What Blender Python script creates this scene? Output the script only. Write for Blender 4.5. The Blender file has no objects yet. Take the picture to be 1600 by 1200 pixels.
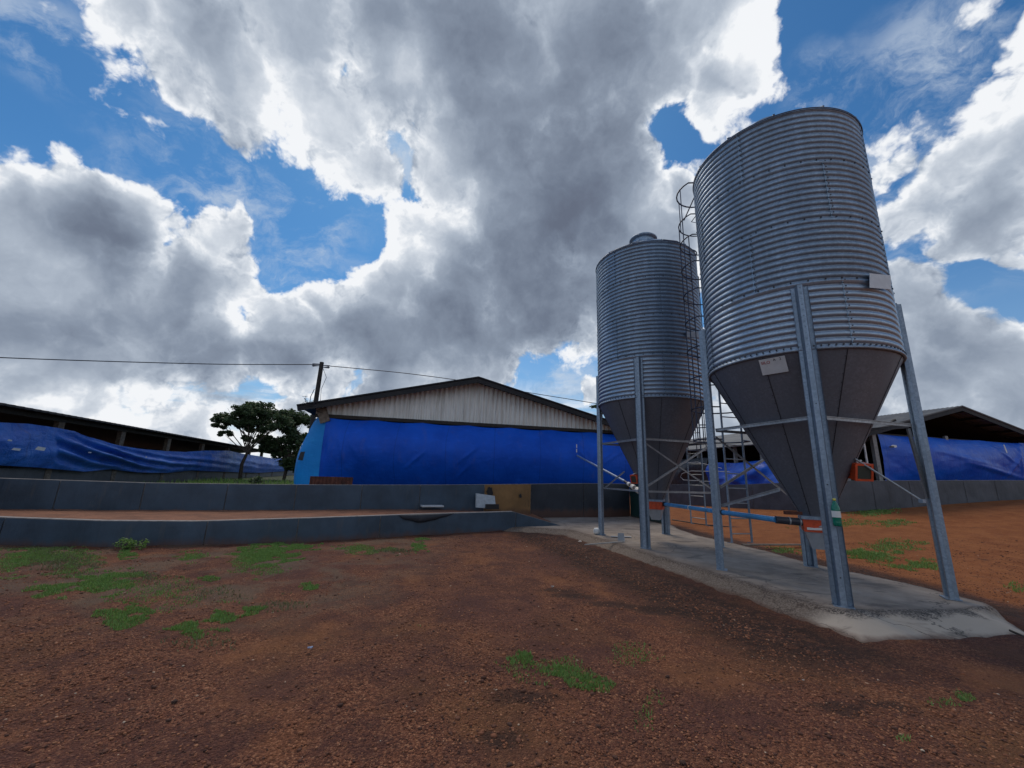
import bpy, math, random
import numpy as np
from mathutils import Vector, Matrix
random.seed(7); np.random.seed(7)
R=math.radians
S=bpy.context.scene
C=S.collection
# ---------------------------------------------------------------- camera, exposure
FPX,PITCH,ROLL,CX,CAMZ=625.7,0.223,0.031,800.0,1.5
cp,sp,cr,sr=math.cos(PITCH),math.sin(PITCH),math.cos(ROLL),math.sin(ROLL)
cam=bpy.data.cameras.new('camera'); camo=bpy.data.objects.new('camera',cam); C.objects.link(camo)
fwd=Vector((0,cp,sp)); r0=Vector((1,0,0)); u0=Vector((0,-sp,cp))
rt=r0*cr+u0*sr; up=u0*cr-r0*sr
m=Matrix((rt,up,-fwd)).transposed().to_4x4(); m.translation=Vector((0,0,CAMZ)); camo.matrix_world=m
cam.sensor_width=36; cam.lens=FPX/1600*36; cam.clip_end=4000; cam.clip_start=.05
S.camera=camo
S.view_settings.view_transform='Standard'; S.view_settings.look='None'; S.view_settings.gamma=1
S.view_settings.exposure=0.0
# picture point -> ray from the tripod position (used to survey the place)
def ray(px,py):
    U=(px-CX)/FPX; V=-(py-600)/FPX
    u=U*cr-V*sr; v=U*sr+V*cr
    return np.array([u,cp-v*sp,sp+v*cp])
def atz(px,py,z): r=ray(px,py); return r*((z-CAMZ)/r[2])+[0,0,CAMZ]
def aty(px,py,y): r=ray(px,py); return r*(y/r[1])+[0,0,CAMZ]
def atplane(px,py,P,d):   # vertical plane through P=(x,y) with direction d=(dx,dy)
    r=ray(px,py); n=(-d[1],d[0]); t=(P[0]*n[0]+P[1]*n[1])/(r[0]*n[0]+r[1]*n[1]); return r*t+[0,0,CAMZ]
# ---------------------------------------------------------------- node helper
class NT:
    def __init__(s,tree): s.t=tree; s.n=tree.nodes; s.l=tree.links
    def node(s,ty,**kw):
        n=s.n.new(ty)
        for k,v in kw.items():
            setattr(n,k,v)
        return n
    def put(s,sock,v):
        if isinstance(v,bpy.types.NodeSocket): s.l.new(v,sock)
        elif v is not None:
            try: sock.default_value=v
            except Exception: sock.default_value=(v[0],v[1],v[2],1)
    def math(s,op,a,b=None,c=None,clamp=False):
        n=s.node('ShaderNodeMath',operation=op,use_clamp=clamp); s.put(n.inputs[0],a)
        if b is not None: s.put(n.inputs[1],b)
        if c is not None: s.put(n.inputs[2],c)
        return n.outputs[0]
    def vm(s,op,a,b=None,scale=None):
        n=s.node('ShaderNodeVectorMath',operation=op); s.put(n.inputs[0],a)
        if b is not None: s.put(n.inputs[1],b)
        if scale is not None: s.put(n.inputs['Scale'],scale)
        return n.outputs['Value'] if op in('DISTANCE','LENGTH','DOT_PRODUCT') else n.outputs[0]
    def ramp(s,v,a,b,c=0.0,d=1.0,interp='SMOOTHSTEP'):
        n=s.node('ShaderNodeMapRange',interpolation_type=interp); s.put(n.inputs[0],v)
        for i,x in enumerate((a,b,c,d)): s.put(n.inputs[i+1],x)
        return n.outputs[0]
    def noise(s,vec,scale,detail=4,rough=.55,dist=0,out=0):
        n=s.node('ShaderNodeTexNoise'); s.put(n.inputs['Vector'],vec)
        n.inputs['Scale'].default_value=scale; n.inputs['Detail'].default_value=detail
        n.inputs['Roughness'].default_value=rough; n.inputs['Distortion'].default_value=dist
        return n.outputs[out]
    def voro(s,vec,scale,feature='F1',out='Distance',rand=1):
        n=s.node('ShaderNodeTexVoronoi',feature=feature); s.put(n.inputs['Vector'],vec)
        n.inputs['Scale'].default_value=scale; n.inputs['Randomness'].default_value=rand
        return n.outputs[out]
    def mix(s,f,a,b,blend='MIX'):
        n=s.node('ShaderNodeMix',data_type='RGBA',blend_type=blend); s.put(n.inputs[0],f)
        for i,x in ((6,a),(7,b)):
            if isinstance(x,tuple) and len(x)==3: x=x+(1,)
            s.put(n.inputs[i],x)
        return n.outputs[2]
    def cramp(s,f,stops):
        n=s.node('ShaderNodeValToRGB'); s.put(n.inputs[0],f); e=n.color_ramp.elements
        while len(e)<len(stops): e.new(.5)
        for el,(p,c) in zip(e,stops): el.position=p; el.color=tuple(c)+(1,)
        return n.outputs[0]
    def obj(s): return s.node('ShaderNodeTexCoord').outputs['Object']
    def mapping(s,vec,scale=(1,1,1),rot=(0,0,0),loc=(0,0,0)):
        n=s.node('ShaderNodeMapping'); s.put(n.inputs[0],vec)
        n.inputs['Scale'].default_value=scale; n.inputs['Rotation'].default_value=rot; n.inputs['Location'].default_value=loc
        return n.outputs[0]
# ---------------------------------------------------------------- world: sky + clouds
SUN_EL,SUN_AZ=R(54),R(-14)        # azimuth measured from +Y towards +X
W=bpy.data.worlds.new('World'); S.world=W; W.use_nodes=True
w=NT(W.node_tree); w.n.clear()
out=w.node('ShaderNodeOutputWorld'); bg=w.node('ShaderNodeBackground'); w.l.new(bg.outputs[0],out.inputs[0])
sky=w.node('ShaderNodeTexSky',sky_type='NISHITA'); sky.sun_disc=False; sky.sun_elevation=SUN_EL; sky.sun_rotation=SUN_AZ
sky.air_density=1.0; sky.dust_density=.4; sky.ozone_density=1.6
SKY_STRENGTH=.1
D=w.node('ShaderNodeTexCoord').outputs['Generated']
def dirpx(px,py): r=ray(px,py); return r/np.linalg.norm(r)
warp=w.vm('SCALE',w.vm('SUBTRACT',w.noise(D,3.2,3,.6,0,1),(.5,.5,.5)),scale=.16)
warp2=w.vm('SCALE',w.vm('SUBTRACT',w.noise(D,13,4,.6,0,1),(.5,.5,.5)),scale=.05)
DW=w.vm('ADD',w.vm('ADD',D,warp),warp2)
def blobs(L,vec,acc='MAXIMUM'):
    o=None
    for b in L:
        px,py,r=b[:3]; wt=b[3] if len(b)>3 else 1.0
        c=dirpx(px,py); rr=.5*(np.linalg.norm(dirpx(px+r,py)-c)+np.linalg.norm(dirpx(px,py+r)-c))
        d=w.vm('DISTANCE',vec,tuple(float(x) for x in c))
        v=w.ramp(d,float(rr*1.42),float(rr*.10),0.0,wt)
        o=v if o is None else w.math(acc,o,v)
    return o
CLOUD=[(190,-10,90),(300,60,115),(390,120,105),(480,40,150),(520,170,100),(560,265,75),(640,90,170),(700,230,110,.9),(780,120,230),
 (900,60,200),(920,300,190),(800,340,150),(700,400,95),(820,450,160),(960,450,140),(640,350,55),(600,440,75),(545,460,45),(700,520,150),
 (860,490,130),(1020,90,130),(1110,40,90),(1160,110,75),(1090,180,60,.8),(1010,320,75),(1040,350,60),(1110,130,60),(1060,300,40),
 (120,320,95),(20,340,110),(200,340,75),(60,400,150),(340,345,52),(330,410,95),(390,420,60),(430,460,50),(200,460,150),(50,490,140),(450,500,75),(510,470,45),
 (300,530,130),(100,540,130),(450,545,100),(560,510,90),(640,540,110),(770,560,90,.8),
 (40,610,60,.75),(150,620,60,.75),(270,650,80,.7),(420,610,40,.7),(520,600,60,.8),(640,590,60,.8),(440,660,70,.75),(100,680,70,.7),(600,640,70,.8),(840,600,36,.85),(925,615,30,.85),(760,580,60,.8),
 (1600,90,80),(1540,160,80,.8),(1460,110,50,.62),(1500,40,50,.58),(1400,190,75,.58),(1500,250,80,.8),(1440,320,85,.85),(1540,320,100,.9),(1620,230,110),(1390,260,55,.6),
 (1410,450,85),(1480,510,95),(1560,560,120),(1450,600,120),(1610,620,140),(1590,400,38,.7),(1330,560,140),(1200,560,140),(1100,560,80),(1330,700,130),(1150,700,100),(1480,680,120)]
fb=w.noise(DW,6.0,12,.63)
Dn=blobs(CLOUD,DW)
# the rest of the sky, out of the picture, is broken cloud too
back=w.ramp(w.noise(D,1.7,3,.5),.40,.62,0.0,.9)
sepD=w.node('ShaderNodeSeparateXYZ'); w.l.new(D,sepD.inputs[0])
far=w.ramp(sepD.outputs[1],.15,-.25)
zen=w.ramp(sepD.outputs[2],.86,.97)
Dn=w.math('MAXIMUM',Dn,w.math('MULTIPLY',back,w.math('MAXIMUM',far,zen)))
HOLES=[(1050,215,50,.75),(620,235,30,.35),(535,128,22,.25),(860,590,60,.7),(560,370,60,.5),(1290,60,110,.8),(1450,380,40,.3),(1560,440,55,.6),(1345,250,40,.3),(1350,110,100,.6),(1440,140,60,.25),(1400,290,40,.3),(440,300,60,.35),(170,240,60,.5),(230,170,40,.4),(960,575,50,.5),(470,390,50,.6),(300,260,70,.6),(400,620,60,.35),(560,600,40,.35),(290,590,60,.2),(1420,60,40,.3)]
Hn=blobs(HOLES,DW)
# cauliflower detail
BW=w.vm('ADD',D,w.vm('SCALE',w.vm('SUBTRACT',w.noise(D,9,4,.6,0,1),(.5,.5,.5)),scale=.11))
def bilf(vec,sc=9.0,det=3.0):
    n=w.node('ShaderNodeTexVoronoi',feature='F1'); n.normalize=True; w.put(n.inputs['Vector'],vec)
    n.inputs['Scale'].default_value=sc; n.inputs['Detail'].default_value=det; n.inputs['Roughness'].default_value=.55; n.inputs['Lacunarity'].default_value=2.3
    return n.outputs['Distance']
bil=bilf(BW)
field=w.math('ADD',w.math('SUBTRACT',Dn,Hn),w.math('MULTIPLY',w.math('SUBTRACT',fb,.5),1.7))
field=w.math('SUBTRACT',field,w.math('MULTIPLY',w.math('SUBTRACT',bil,.30),1.5))
alpha=w.ramp(field,.17,.42)
low=w.noise(w.mapping(D,(1,1,6.5)),3.0,8,.6)
lowa=w.math('MULTIPLY',w.ramp(low,.40,.56),w.ramp(sepD.outputs[2],.26,.12))
alpha=w.math('MAXIMUM',alpha,w.math('MULTIPLY',lowa,.92))
DARK=[(760,80,150,.9),(880,190,150,.9),(900,350,130,.95),(820,460,130,.95),(740,520,100,.9),(880,470,110,.95),(600,50,90,.55),(960,100,100,.7),(960,300,70,.7),
 (130,345,80,.8),(170,375,60,.8),(330,430,80,.5),(90,525,130,.85),(300,540,120,.85),(430,550,90,.75),(30,500,80,.7),(560,545,90,.7),(680,500,90,.7),
 (360,50,80,.4),(240,110,60,.4),(500,110,60,.35),(640,180,60,.5),(1500,570,130,.45),(1600,520,90,.3),(1450,680,120,.5),(1300,600,120,.5),(1620,330,90,.35),(1560,640,120,.5),(990,30,60,.6),(170,440,100,.4),(960,520,70,.7),(1530,350,60,.35),(100,620,60,.3)]
Kn=blobs(DARK,DW)
# relief: same noise sampled a step towards the sun
sund=(math.sin(SUN_AZ)*math.cos(SUN_EL),math.cos(SUN_AZ)*math.cos(SUN_EL),math.sin(SUN_EL))
off=w.vm('ADD',DW,tuple(.022*x for x in sund))
rel=w.math('SUBTRACT',fb,w.noise(off,6.0,12,.63))
off2=w.vm('ADD',DW,tuple(.06*x for x in sund))
rel2=w.math('SUBTRACT',w.noise(DW,2.6,4,.5),w.noise(off2,2.6,4,.5))
core=w.ramp(field,.35,1.15)
k=w.math('ADD',w.math('MULTIPLY_ADD',Kn,.46,.05),w.math('MULTIPLY',core,.36))
LIT=[(100,620,90),(250,625,70),(40,580,50),(420,610,60),(540,590,60),(670,340,85),(640,400,60),(560,430,50),(480,170,80),(400,120,70),(540,280,60),(60,430,70),(400,480,70),(330,350,40),(90,275,60),(230,300,50),(1150,80,70),(1090,200,60),(1000,330,50),(640,110,40),(680,250,40)]
k=w.math('SUBTRACT',k,w.math('MULTIPLY',blobs(LIT,DW),.22))
k=w.math('ADD',k,w.math('MULTIPLY',w.math('SUBTRACT',w.noise(DW,3.0,4,.5),.5),.60))
fringe=w.ramp(field,.95,.30,.22,1.0)
k=w.math('SUBTRACT',k,w.math('MULTIPLY',w.math('MULTIPLY',rel,fringe),1.5))
k=w.math('SUBTRACT',k,w.math('MULTIPLY',rel2,.9))
k=w.math('ADD',k,w.math('MULTIPLY',w.math('SUBTRACT',.5,w.noise(DW,11.0,7,.6)),w.math('MULTIPLY',fringe,.85)))
relb=w.math('SUBTRACT',bilf(w.vm('ADD',BW,tuple(.028*x for x in sund))),bil)
k=w.math('SUBTRACT',k,w.math('MULTIPLY',w.math('MULTIPLY',relb,fringe),2.2),clamp=True)
ccol=w.cramp(k,[(0,(.90,.92,.95)),(.13,(.66,.71,.78)),(.34,(.41,.47,.56)),(.6,(.25,.30,.385)),(.85,(.16,.195,.265)),(1,(.13,.155,.215))])
skyc=w.vm('MULTIPLY',sky.outputs[0],(SKY_STRENGTH*.34,SKY_STRENGTH*.72,SKY_STRENGTH*.98))
hz=w.ramp(sepD.outputs[2],.50,-.02)
skyc=w.mix(w.math('MULTIPLY',hz,.55),skyc,(.42,.56,.72))
wm=blobs([(1440,120,130),(1500,60,90),(1400,250,90),(1500,400,90),(330,300,130),(480,330,90),(600,260,90),(480,420,80),(60,60,90),(1270,150,60),(540,590,90),(330,600,120),(880,580,70)],DW)
wn=w.noise(w.mapping(DW,(1,1.6,2.2),(0,.6,.4)),5.5,9,.66)
wisp=w.math('MULTIPLY',w.ramp(wn,.44,.70),w.math('MULTIPLY',wm,.75))
skyc=w.mix(wisp,skyc,(.58,.66,.76))
col=w.mix(alpha,skyc,ccol)
col=w.mix(w.ramp(sepD.outputs[2],0.0,-.04),col,(.07,.05,.04))
w.put(bg.inputs[0],col); bg.inputs[1].default_value=1.0
W.cycles.sampling_method='MANUAL'; W.cycles.sample_map_resolution=512
# sun behind the cloud: weak and wide
sl=bpy.data.lights.new('sun','SUN'); sl.energy=1.5; sl.angle=R(24); sl.color=(1,.87,.70)
so=bpy.data.objects.new('sun',sl); C.objects.link(so)
so.rotation_euler=Vector(sund).to_track_quat('Z','Y').to_euler(); so.location=(0,0,30)
# ---------------------------------------------------------------- materials
M={}
def mat(name,f):
    m=bpy.data.materials.new(name); m.use_nodes=True; t=NT(m.node_tree); t.n.clear()
    o=t.node('ShaderNodeOutputMaterial'); b=t.node('ShaderNodeBsdfPrincipled'); t.l.new(b.outputs[0],o.inputs[0])
    f(t,b); M[name]=m; return m
def bump(t,b,h,strength=.3,dist=.01):
    n=t.node('ShaderNodeBump'); n.inputs['Strength'].default_value=strength; n.inputs['Distance'].default_value=dist
    t.put(n.inputs['Height'],h); t.put(b.inputs['Normal'],n.outputs[0])
def simple(name,c,rough=.6,metal=0,var=.25,scale=6,bmp=.15,spec=.5,dist=.004):
    def f(t,b):
        n=t.noise(t.obj(),scale,6,.6)
        t.put(b.inputs['Base Color'],t.mix(t.ramp(n,.3,.7),tuple(x*(1-var) for x in c),tuple(min(1,x*(1+var)) for x in c)))
        b.inputs['Roughness'].default_value=rough; b.inputs['Metallic'].default_value=metal
        b.inputs['Specular IOR Level'].default_value=spec
        bump(t,b,t.noise(t.obj(),scale*9,4,.6),bmp,dist)
    return mat(name,f)
def galv(name,c,rough=.38,metal=.85,streak=.35):
    def f(t,b):
        o=t.obj()
        sp=t.voro(o,38,'F1','Color'); g=t.node('ShaderNodeSeparateColor'); t.put(g.inputs[0],sp)
        big=t.noise(t.mapping(o,(1,1,.35)),1.6,6,.6)
        st=t.noise(t.mapping(o,(9,9,.5)),1.0,5,.6)
        v=t.math('ADD',t.math('MULTIPLY',g.outputs[0],.16),t.math('ADD',t.math('MULTIPLY',big,.5),t.math('MULTIPLY',st,streak)))
        cc=t.mix(t.ramp(v,.3,.9),tuple(x*.62 for x in c),tuple(x*1.18 for x in c))
        dirt=t.ramp(t.noise(t.mapping(o,(3,3,1.2)),2.2,7,.65),.60,.76)
        cc=t.mix(t.math('MULTIPLY',dirt,.22),cc,(.12,.10,.09))
        t.put(b.inputs['Base Color'],cc)
        b.inputs['Metallic'].default_value=metal
        t.put(b.inputs['Roughness'],t.ramp(v,.2,1.0,rough+.14,rough-.05))
        bump(t,b,t.noise(o,30,3,.5),.08,.003)
    return mat(name,f)
galv('galvanised',(.32,.42,.54),.40,.72)
galv('galvanised_new',(.50,.62,.76),.33,.82,.15)
galv('galvanised_leg',(.34,.42,.52),.42,.65)
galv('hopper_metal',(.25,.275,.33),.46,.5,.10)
galv('brace_metal',(.46,.48,.50),.45,.6)
simple('bolt',(.05,.05,.06),.5,.6)
simple('dark_steel',(.05,.06,.10),.5,.4)
simple('black_plastic',(.015,.016,.02),.45)
simple('red_paint',(.60,.075,.022),.5,0,.25,9)
simple('white_plate',(.62,.63,.64),.5,0,.08,7)
simple('grey_plate',(.34,.36,.39),.55,.2,.12,7)
simple('blue_pipe',(.07,.29,.58),.35,0,.18,5)
simple('pale_pipe',(.17,.25,.42),.4,0,.15,5)
simple('dark_pipe',(.03,.035,.05),.5)
simple('white_plastic',(.7,.7,.68),.4,0,.08)
simple('yellow_cap',(.65,.55,.08),.4)
simple('red_ink',(.35,.03,.03),.6)
simple('dark_ink',(.03,.03,.03),.6)
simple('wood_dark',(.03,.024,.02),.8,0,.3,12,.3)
simple('wood_post',(.16,.13,.105),.85,0,.35,10,.4)
simple('steel_post',(.24,.24,.24),.6,.3,.2,8)
simple('cable',(.012,.014,.03),.6)
simple('stone_white',(.42,.37,.33),.8,0,.2,20)
simple('foam',(.40,.44,.48),.75,0,.12,12)
simple('board_white',(.55,.56,.58),.6,0,.08)
simple('bark',(.06,.045,.035),.9,0,.4,14,.6)
def _rust(t,b):
    o=t.obj(); n=t.noise(o,5,8,.65)
    t.put(b.inputs['Base Color'],t.cramp(n,[(.3,(.03,.012,.01)),(.55,(.10,.03,.018)),(.75,(.17,.06,.03))])); b.inputs['Roughness'].default_value=.85
    bump(t,b,n,.3,.01)
mat('rust_panel',_rust)
def _bot(t,b):
    b.inputs['Base Color'].default_value=(.01,.26,.17,1); b.inputs['Roughness'].default_value=.12
    b.inputs['Transmission Weight'].default_value=.35
mat('green_plastic',_bot)
def _glass(t,b):
    b.inputs['Base Color'].default_value=(.06,.07,.06,1); b.inputs['Roughness'].default_value=.1
mat('window_glass',_glass)
def tarp(name,c1,c2,rough=.42,wr=.5,spec=.35):
    def f(t,b):
        o=t.obj(); n=t.noise(o,.9,5,.6)
        cc=t.mix(t.ramp(n,.3,.7),c1,c2)
        fade=t.ramp(t.noise(t.mapping(o,(1,1,2.5)),2.3,7,.62),.55,.75)
        cc=t.mix(t.math('MULTIPLY',fade,.25),cc,tuple(min(1,x*1.6+.02) for x in c2))
        t.put(b.inputs['Base Color'],cc); t.put(b.inputs['Roughness'],t.ramp(t.noise(o,3,4,.6),.3,.7,rough-.06,rough+.12))
        b.inputs['Specular IOR Level'].default_value=spec
        st=t.node('ShaderNodeSeparateXYZ'); t.l.new(o,st.inputs[0])
        fr_=t.math('FRACT',t.math('MULTIPLY',t.math('ADD',st.outputs[0],t.math('MULTIPLY',t.noise(o,.8,2,.5),.10)),.55))
        sm=t.ramp(t.math('ABSOLUTE',t.math('SUBTRACT',fr_,.5)),.012,.004)
        dst=t.ramp(t.noise(t.mapping(o,(1.5,1.5,.6)),1.6,8,.7),.54,.72)
        cc=t.mix(t.math('MULTIPLY',dst,.13),cc,(.20,.17,.15)); cc=t.mix(t.math('MULTIPLY',sm,.35),cc,tuple(x*.45 for x in c1))
        t.put(b.inputs['Base Color'],cc)
        w1=t.noise(t.mapping(o,(1.2,1.2,3.5),(0,.5,.3)),1.3,7,.6,.8)
        w2=t.noise(t.mapping(o,(3.2,3.2,1.1),(.3,-.4,.2)),1.1,5,.6,1.2)
        bump(t,b,t.math('ADD',w1,w2),wr,.05)
    return mat(name,f)
tarp('tarp_main',(.004,.080,.54),(.007,.11,.68),.48,.35,.22)
tarp('tarp_side',(.010,.24,.70),(.014,.30,.82),.5,.4,.25)
tarp('tarp_old',(.010,.095,.46),(.025,.16,.60),.45,.8,.4)
tarp('tarp_right',(.006,.075,.50),(.012,.12,.62),.36,.35,.45)
tarp('tarp_black',(.012,.014,.02),(.03,.032,.045),.45,.9,.5)
def sheet(name,c,blotch=(.12,.11,.10),amt=.35):
    def f(t,b):
        o=t.obj(); n=t.noise(o,1.4,6,.6); n2=t.noise(t.mapping(o,(5,5,.7)),1.3,6,.65)
        cc=t.mix(t.ramp(n,.3,.7),tuple(x*.8 for x in c),tuple(x*1.25 for x in c))
        cc=t.mix(t.math('MULTIPLY',t.ramp(n2,.56,.74),amt),cc,blotch)
        cc=t.mix(t.math('MULTIPLY',t.ramp(t.noise(o,3.1,8,.7),.62,.72),amt*.8),cc,(.20,.16,.13))
        sz=t.node('ShaderNodeSeparateXYZ'); t.l.new(o,sz.inputs[0])
        splash=t.ramp(t.math('ADD',sz.outputs[2],t.math('MULTIPLY',t.noise(t.mapping(o,(1,1,.4)),4,7,.65),.35)),.34,.12)
        cc=t.mix(t.math('MULTIPLY',splash,.75),cc,(.11,.05,.032))
        t.put(b.inputs['Base Color'],cc); b.inputs['Roughness'].default_value=.6
        bump(t,b,t.math('ADD',t.noise(t.mapping(o,(2,2,.8)),1.6,4,.55),t.math('MULTIPLY',t.noise(o,40,3,.6),.06)),.5,.06)
    return mat(name,f)
sheet('wall_sheet',(.042,.070,.106))
sheet('wall_sheet_dark',(.022,.028,.04),(.05,.05,.05),.2)
sheet('wall_sheet_green',(.008,.040,.036),(.02,.05,.045),.2)
sheet('wall_grey',(.070,.074,.088),(.03,.03,.035),.6)
sheet('wall_ochre',(.26,.14,.050),(.04,.025,.015),.6)
simple('wall_cap',(.28,.26,.25),.85,0,.25,8)
def _conc(t,b):
    o=t.obj(); n=t.noise(o,.9,7,.6); n2=t.noise(o,4,8,.65); n3=t.noise(o,60,4,.6)
    cc=t.cramp(t.math('ADD',t.math('MULTIPLY',n,.6),t.math('MULTIPLY',n2,.4)),[(.33,(.135,.107,.087)),(.5,(.27,.22,.18)),(.66,(.39,.325,.27))])
    # broken rim showing dark aggregate
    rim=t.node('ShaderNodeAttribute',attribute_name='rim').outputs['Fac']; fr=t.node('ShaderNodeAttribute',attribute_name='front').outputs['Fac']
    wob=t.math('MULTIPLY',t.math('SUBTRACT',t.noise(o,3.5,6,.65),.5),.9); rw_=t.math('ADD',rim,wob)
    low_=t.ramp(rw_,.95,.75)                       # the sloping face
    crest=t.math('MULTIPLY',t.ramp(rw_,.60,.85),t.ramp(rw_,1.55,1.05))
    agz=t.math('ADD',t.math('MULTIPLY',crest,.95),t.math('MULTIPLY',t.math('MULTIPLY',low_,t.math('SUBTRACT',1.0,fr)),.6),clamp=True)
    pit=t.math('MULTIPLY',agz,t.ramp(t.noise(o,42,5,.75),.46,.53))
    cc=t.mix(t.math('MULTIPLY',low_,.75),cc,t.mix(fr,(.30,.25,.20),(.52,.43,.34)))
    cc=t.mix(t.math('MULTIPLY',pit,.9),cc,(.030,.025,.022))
    edge=t.ramp(t.math('ADD',rim,t.math('MULTIPLY',wob,.4)),.22,.0)
    cc=t.mix(t.math('MULTIPLY',edge,.8),cc,(.10,.045,.028))
    stain=t.ramp(t.noise(t.mapping(o,(1,2.6,1),(0,0,.5)),1.1,7,.62,.5),.54,.68)
    cc=t.mix(t.math('MULTIPLY',stain,.7),cc,(.065,.053,.045))
    crk=t.ramp(t.voro(t.vm('ADD',o,t.vm('SCALE',t.noise(o,2.5,5,.6,0,1),scale=.5)),.55,'DISTANCE_TO_EDGE'),.006,.0)
    cc=t.mix(t.math('MULTIPLY',crk,.8),cc,(.03,.025,.022))
    dirt=t.math('MULTIPLY',t.ramp(t.math('ADD',rim,t.math('MULTIPLY',t.math('SUBTRACT',t.noise(o,6,7,.7),.5),3.2)),2.6,.6),t.math('SUBTRACT',1.0,fr))
    cc=t.mix(t.math('MULTIPLY',dirt,.35),cc,(.13,.07,.045))
    t.put(b.inputs['Base Color'],cc); b.inputs['Roughness'].default_value=.85
    h=t.math('ADD',t.math('MULTIPLY',n3,.25),t.math('ADD',t.math('MULTIPLY',n2,.5),t.math('MULTIPLY',pit,-.9)))
    bump(t,b,h,.5,.02)
mat('concrete',_conc)
def _soil(kind):
    def f(t,b):
        o=t.obj(); s3=t.node('ShaderNodeSeparateXYZ'); t.l.new(o,s3.inputs[0]); X,Y=s3.outputs[0],s3.outputs[1]
        v=t.voro(o,64,'F1'); vc=t.voro(o,64,'F1','Color'); g=t.node('ShaderNodeSeparateColor'); t.put(g.inputs[0],vc)
        v2=t.voro(o,130,'F1','Color'); g2=t.node('ShaderNodeSeparateColor'); t.put(g2.inputs[0],v2)
        n1=t.noise(o,.55,5,.6); n2=t.noise(o,2.3,7,.65); n3=t.noise(o,9,6,.6)
        base=t.cramp(t.math('ADD',t.math('MULTIPLY',g.outputs[0],.55),t.math('MULTIPLY',g2.outputs[1],.45)),
            [(.12,(.050,.018,.011)),(.42,(.14,.050,.027)),(.68,(.23,.085,.042)),(.93,(.40,.20,.11))])
        base=t.mix(t.ramp(n2,.40,.64,.0,.7),base,(.075,.029,.024))
        big=t.noise(o,.32,3,.5); base=t.mix(t.ramp(big,.46,.60,0,.45),base,(.095,.038,.034))
        base=t.mix(t.math('MULTIPLY',t.ramp(t.noise(o,17,5,.7),.54,.66),.5),base,(.030,.014,.011))
        base=t.mix(t.math('MULTIPLY',t.ramp(t.noise(o,.8,5,.6),.54,.66),.5),base,(.28,.11,.045))
        # yellow-brown streaks in the foreground
        yb=t.math('MULTIPLY',t.ramp(n1,.46,.64),t.ramp(Y,6.5,3.0))
        base=t.mix(t.math('MULTIPLY',yb,.38),base,(.22,.10,.030))
        # dry pale silt among the grass on the left
        left=t.math('MULTIPLY',t.ramp(X,-.6,-3.2),t.ramp(Y,4.2,5.6))
        silt=t.math('MULTIPLY',left,t.ramp(t.noise(o,1.1,6,.6,.4),.42,.60))
        base=t.mix(t.math('MULTIPLY',silt,.62),base,(.15,.115,.080))
        # humid dark soil along the pad, its edge line runs from (1,12) to (4,4)
        dl=t.math('ABSOLUTE',t.math('SUBTRACT',X,t.math('MULTIPLY_ADD',Y,-.31,4.55)))
        wet=t.math('MULTIPLY',t.ramp(t.math('ADD',dl,t.math('MULTIPLY',t.math('SUBTRACT',n2,.5),1.6)),1.15,.30),t.ramp(Y,3.6,4.6))
        wet=t.math('MULTIPLY',wet,t.ramp(n3,.30,.55,.45,1.0))
        base=t.mix(t.math('MULTIPLY',wet,.85),base,(.022,.013,.011))
        wr=t.math('ABSOLUTE',t.math('SUBTRACT',t.math('MULTIPLY_ADD',Y,.13,X),7.75)); wr=t.math('MULTIPLY',t.ramp(t.math('ADD',wr,t.math('MULTIPLY',t.math('SUBTRACT',n2,.5),1.2)),.85,.3),t.ramp(n3,.3,.55,.4,1.0))
        WRM=wr
        # damp blotches and old wheel scuffs
        for (bx,by,br) in ((.17,3.5,.22),(1.0,6.25,.28),(1.46,5.9,.3),(2.0,5.75,.32),(2.55,3.46,.16),(2.93,3.5,.14),(0,3.03,.14),(.75,6.5,.2)):
            dd_=t.vm('DISTANCE',t.vm('MULTIPLY',t.vm('ADD',o,t.vm('SCALE',t.vm('SUBTRACT',t.noise(o,3.5,5,.65,0,1),(.5,.5,.5)),scale=.45)),(.55,1.3,0)),(bx*.55,by*1.3,0))
            base=t.mix(t.ramp(dd_,br,br*.35,0,.72),base,(.030,.016,.013))
        # clear orange laterite yard on the right
        orr=t.ramp(t.math('ADD',X,t.math('ADD',t.math('MULTIPLY',t.math('SUBTRACT',n1,.5),1.5),t.math('MULTIPLY',Y,.13))),8.0,8.7)
        oc=t.mix(t.ramp(n2,.3,.7),(.26,.080,.022),(.38,.135,.042))
        oc=t.mix(t.math('MULTIPLY',g.outputs[0],.35),oc,(.11,.04,.018))
        oc=t.mix(t.ramp(t.noise(o,1.6,7,.7),.60,.70,0,.7),oc,(.075,.035,.02))
        base=t.mix(orr,base,oc)
        base=t.mix(t.math('MULTIPLY',t.math('MULTIPLY',WRM,t.ramp(Y,3.5,4.8)),.8),base,(.030,.016,.012))
        t.put(b.inputs['Base Color'],base); b.inputs['Roughness'].default_value=.9; b.inputs['Specular IOR Level'].default_value=.25
        h=t.math('ADD',t.math('MULTIPLY',t.math('SUBTRACT',1.0,v),1.0),t.math('ADD',t.math('MULTIPLY',n3,1.2),t.math('MULTIPLY',g2.outputs[0],.35)))
        bump(t,b,h,.95,.014)
    return f
mat('soil',_soil(0))
def _terr(t,b):
    o=t.obj(); n=t.noise(o,2,7,.65); v=t.voro(o,30,'F1','Color'); g=t.node('ShaderNodeSeparateColor'); t.put(g.inputs[0],v)
    cc=t.mix(t.ramp(n,.3,.7),(.17,.068,.034),(.30,.125,.062)); cc=t.mix(t.math('MULTIPLY',g.outputs[0],.4),cc,(.10,.04,.024))
    t.put(b.inputs['Base Color'],cc); b.inputs['Roughness'].default_value=.9; bump(t,b,t.math('ADD',n,t.math('MULTIPLY',g.outputs[1],.3)),.8,.03)
mat('terrace_soil',_terr)
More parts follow.
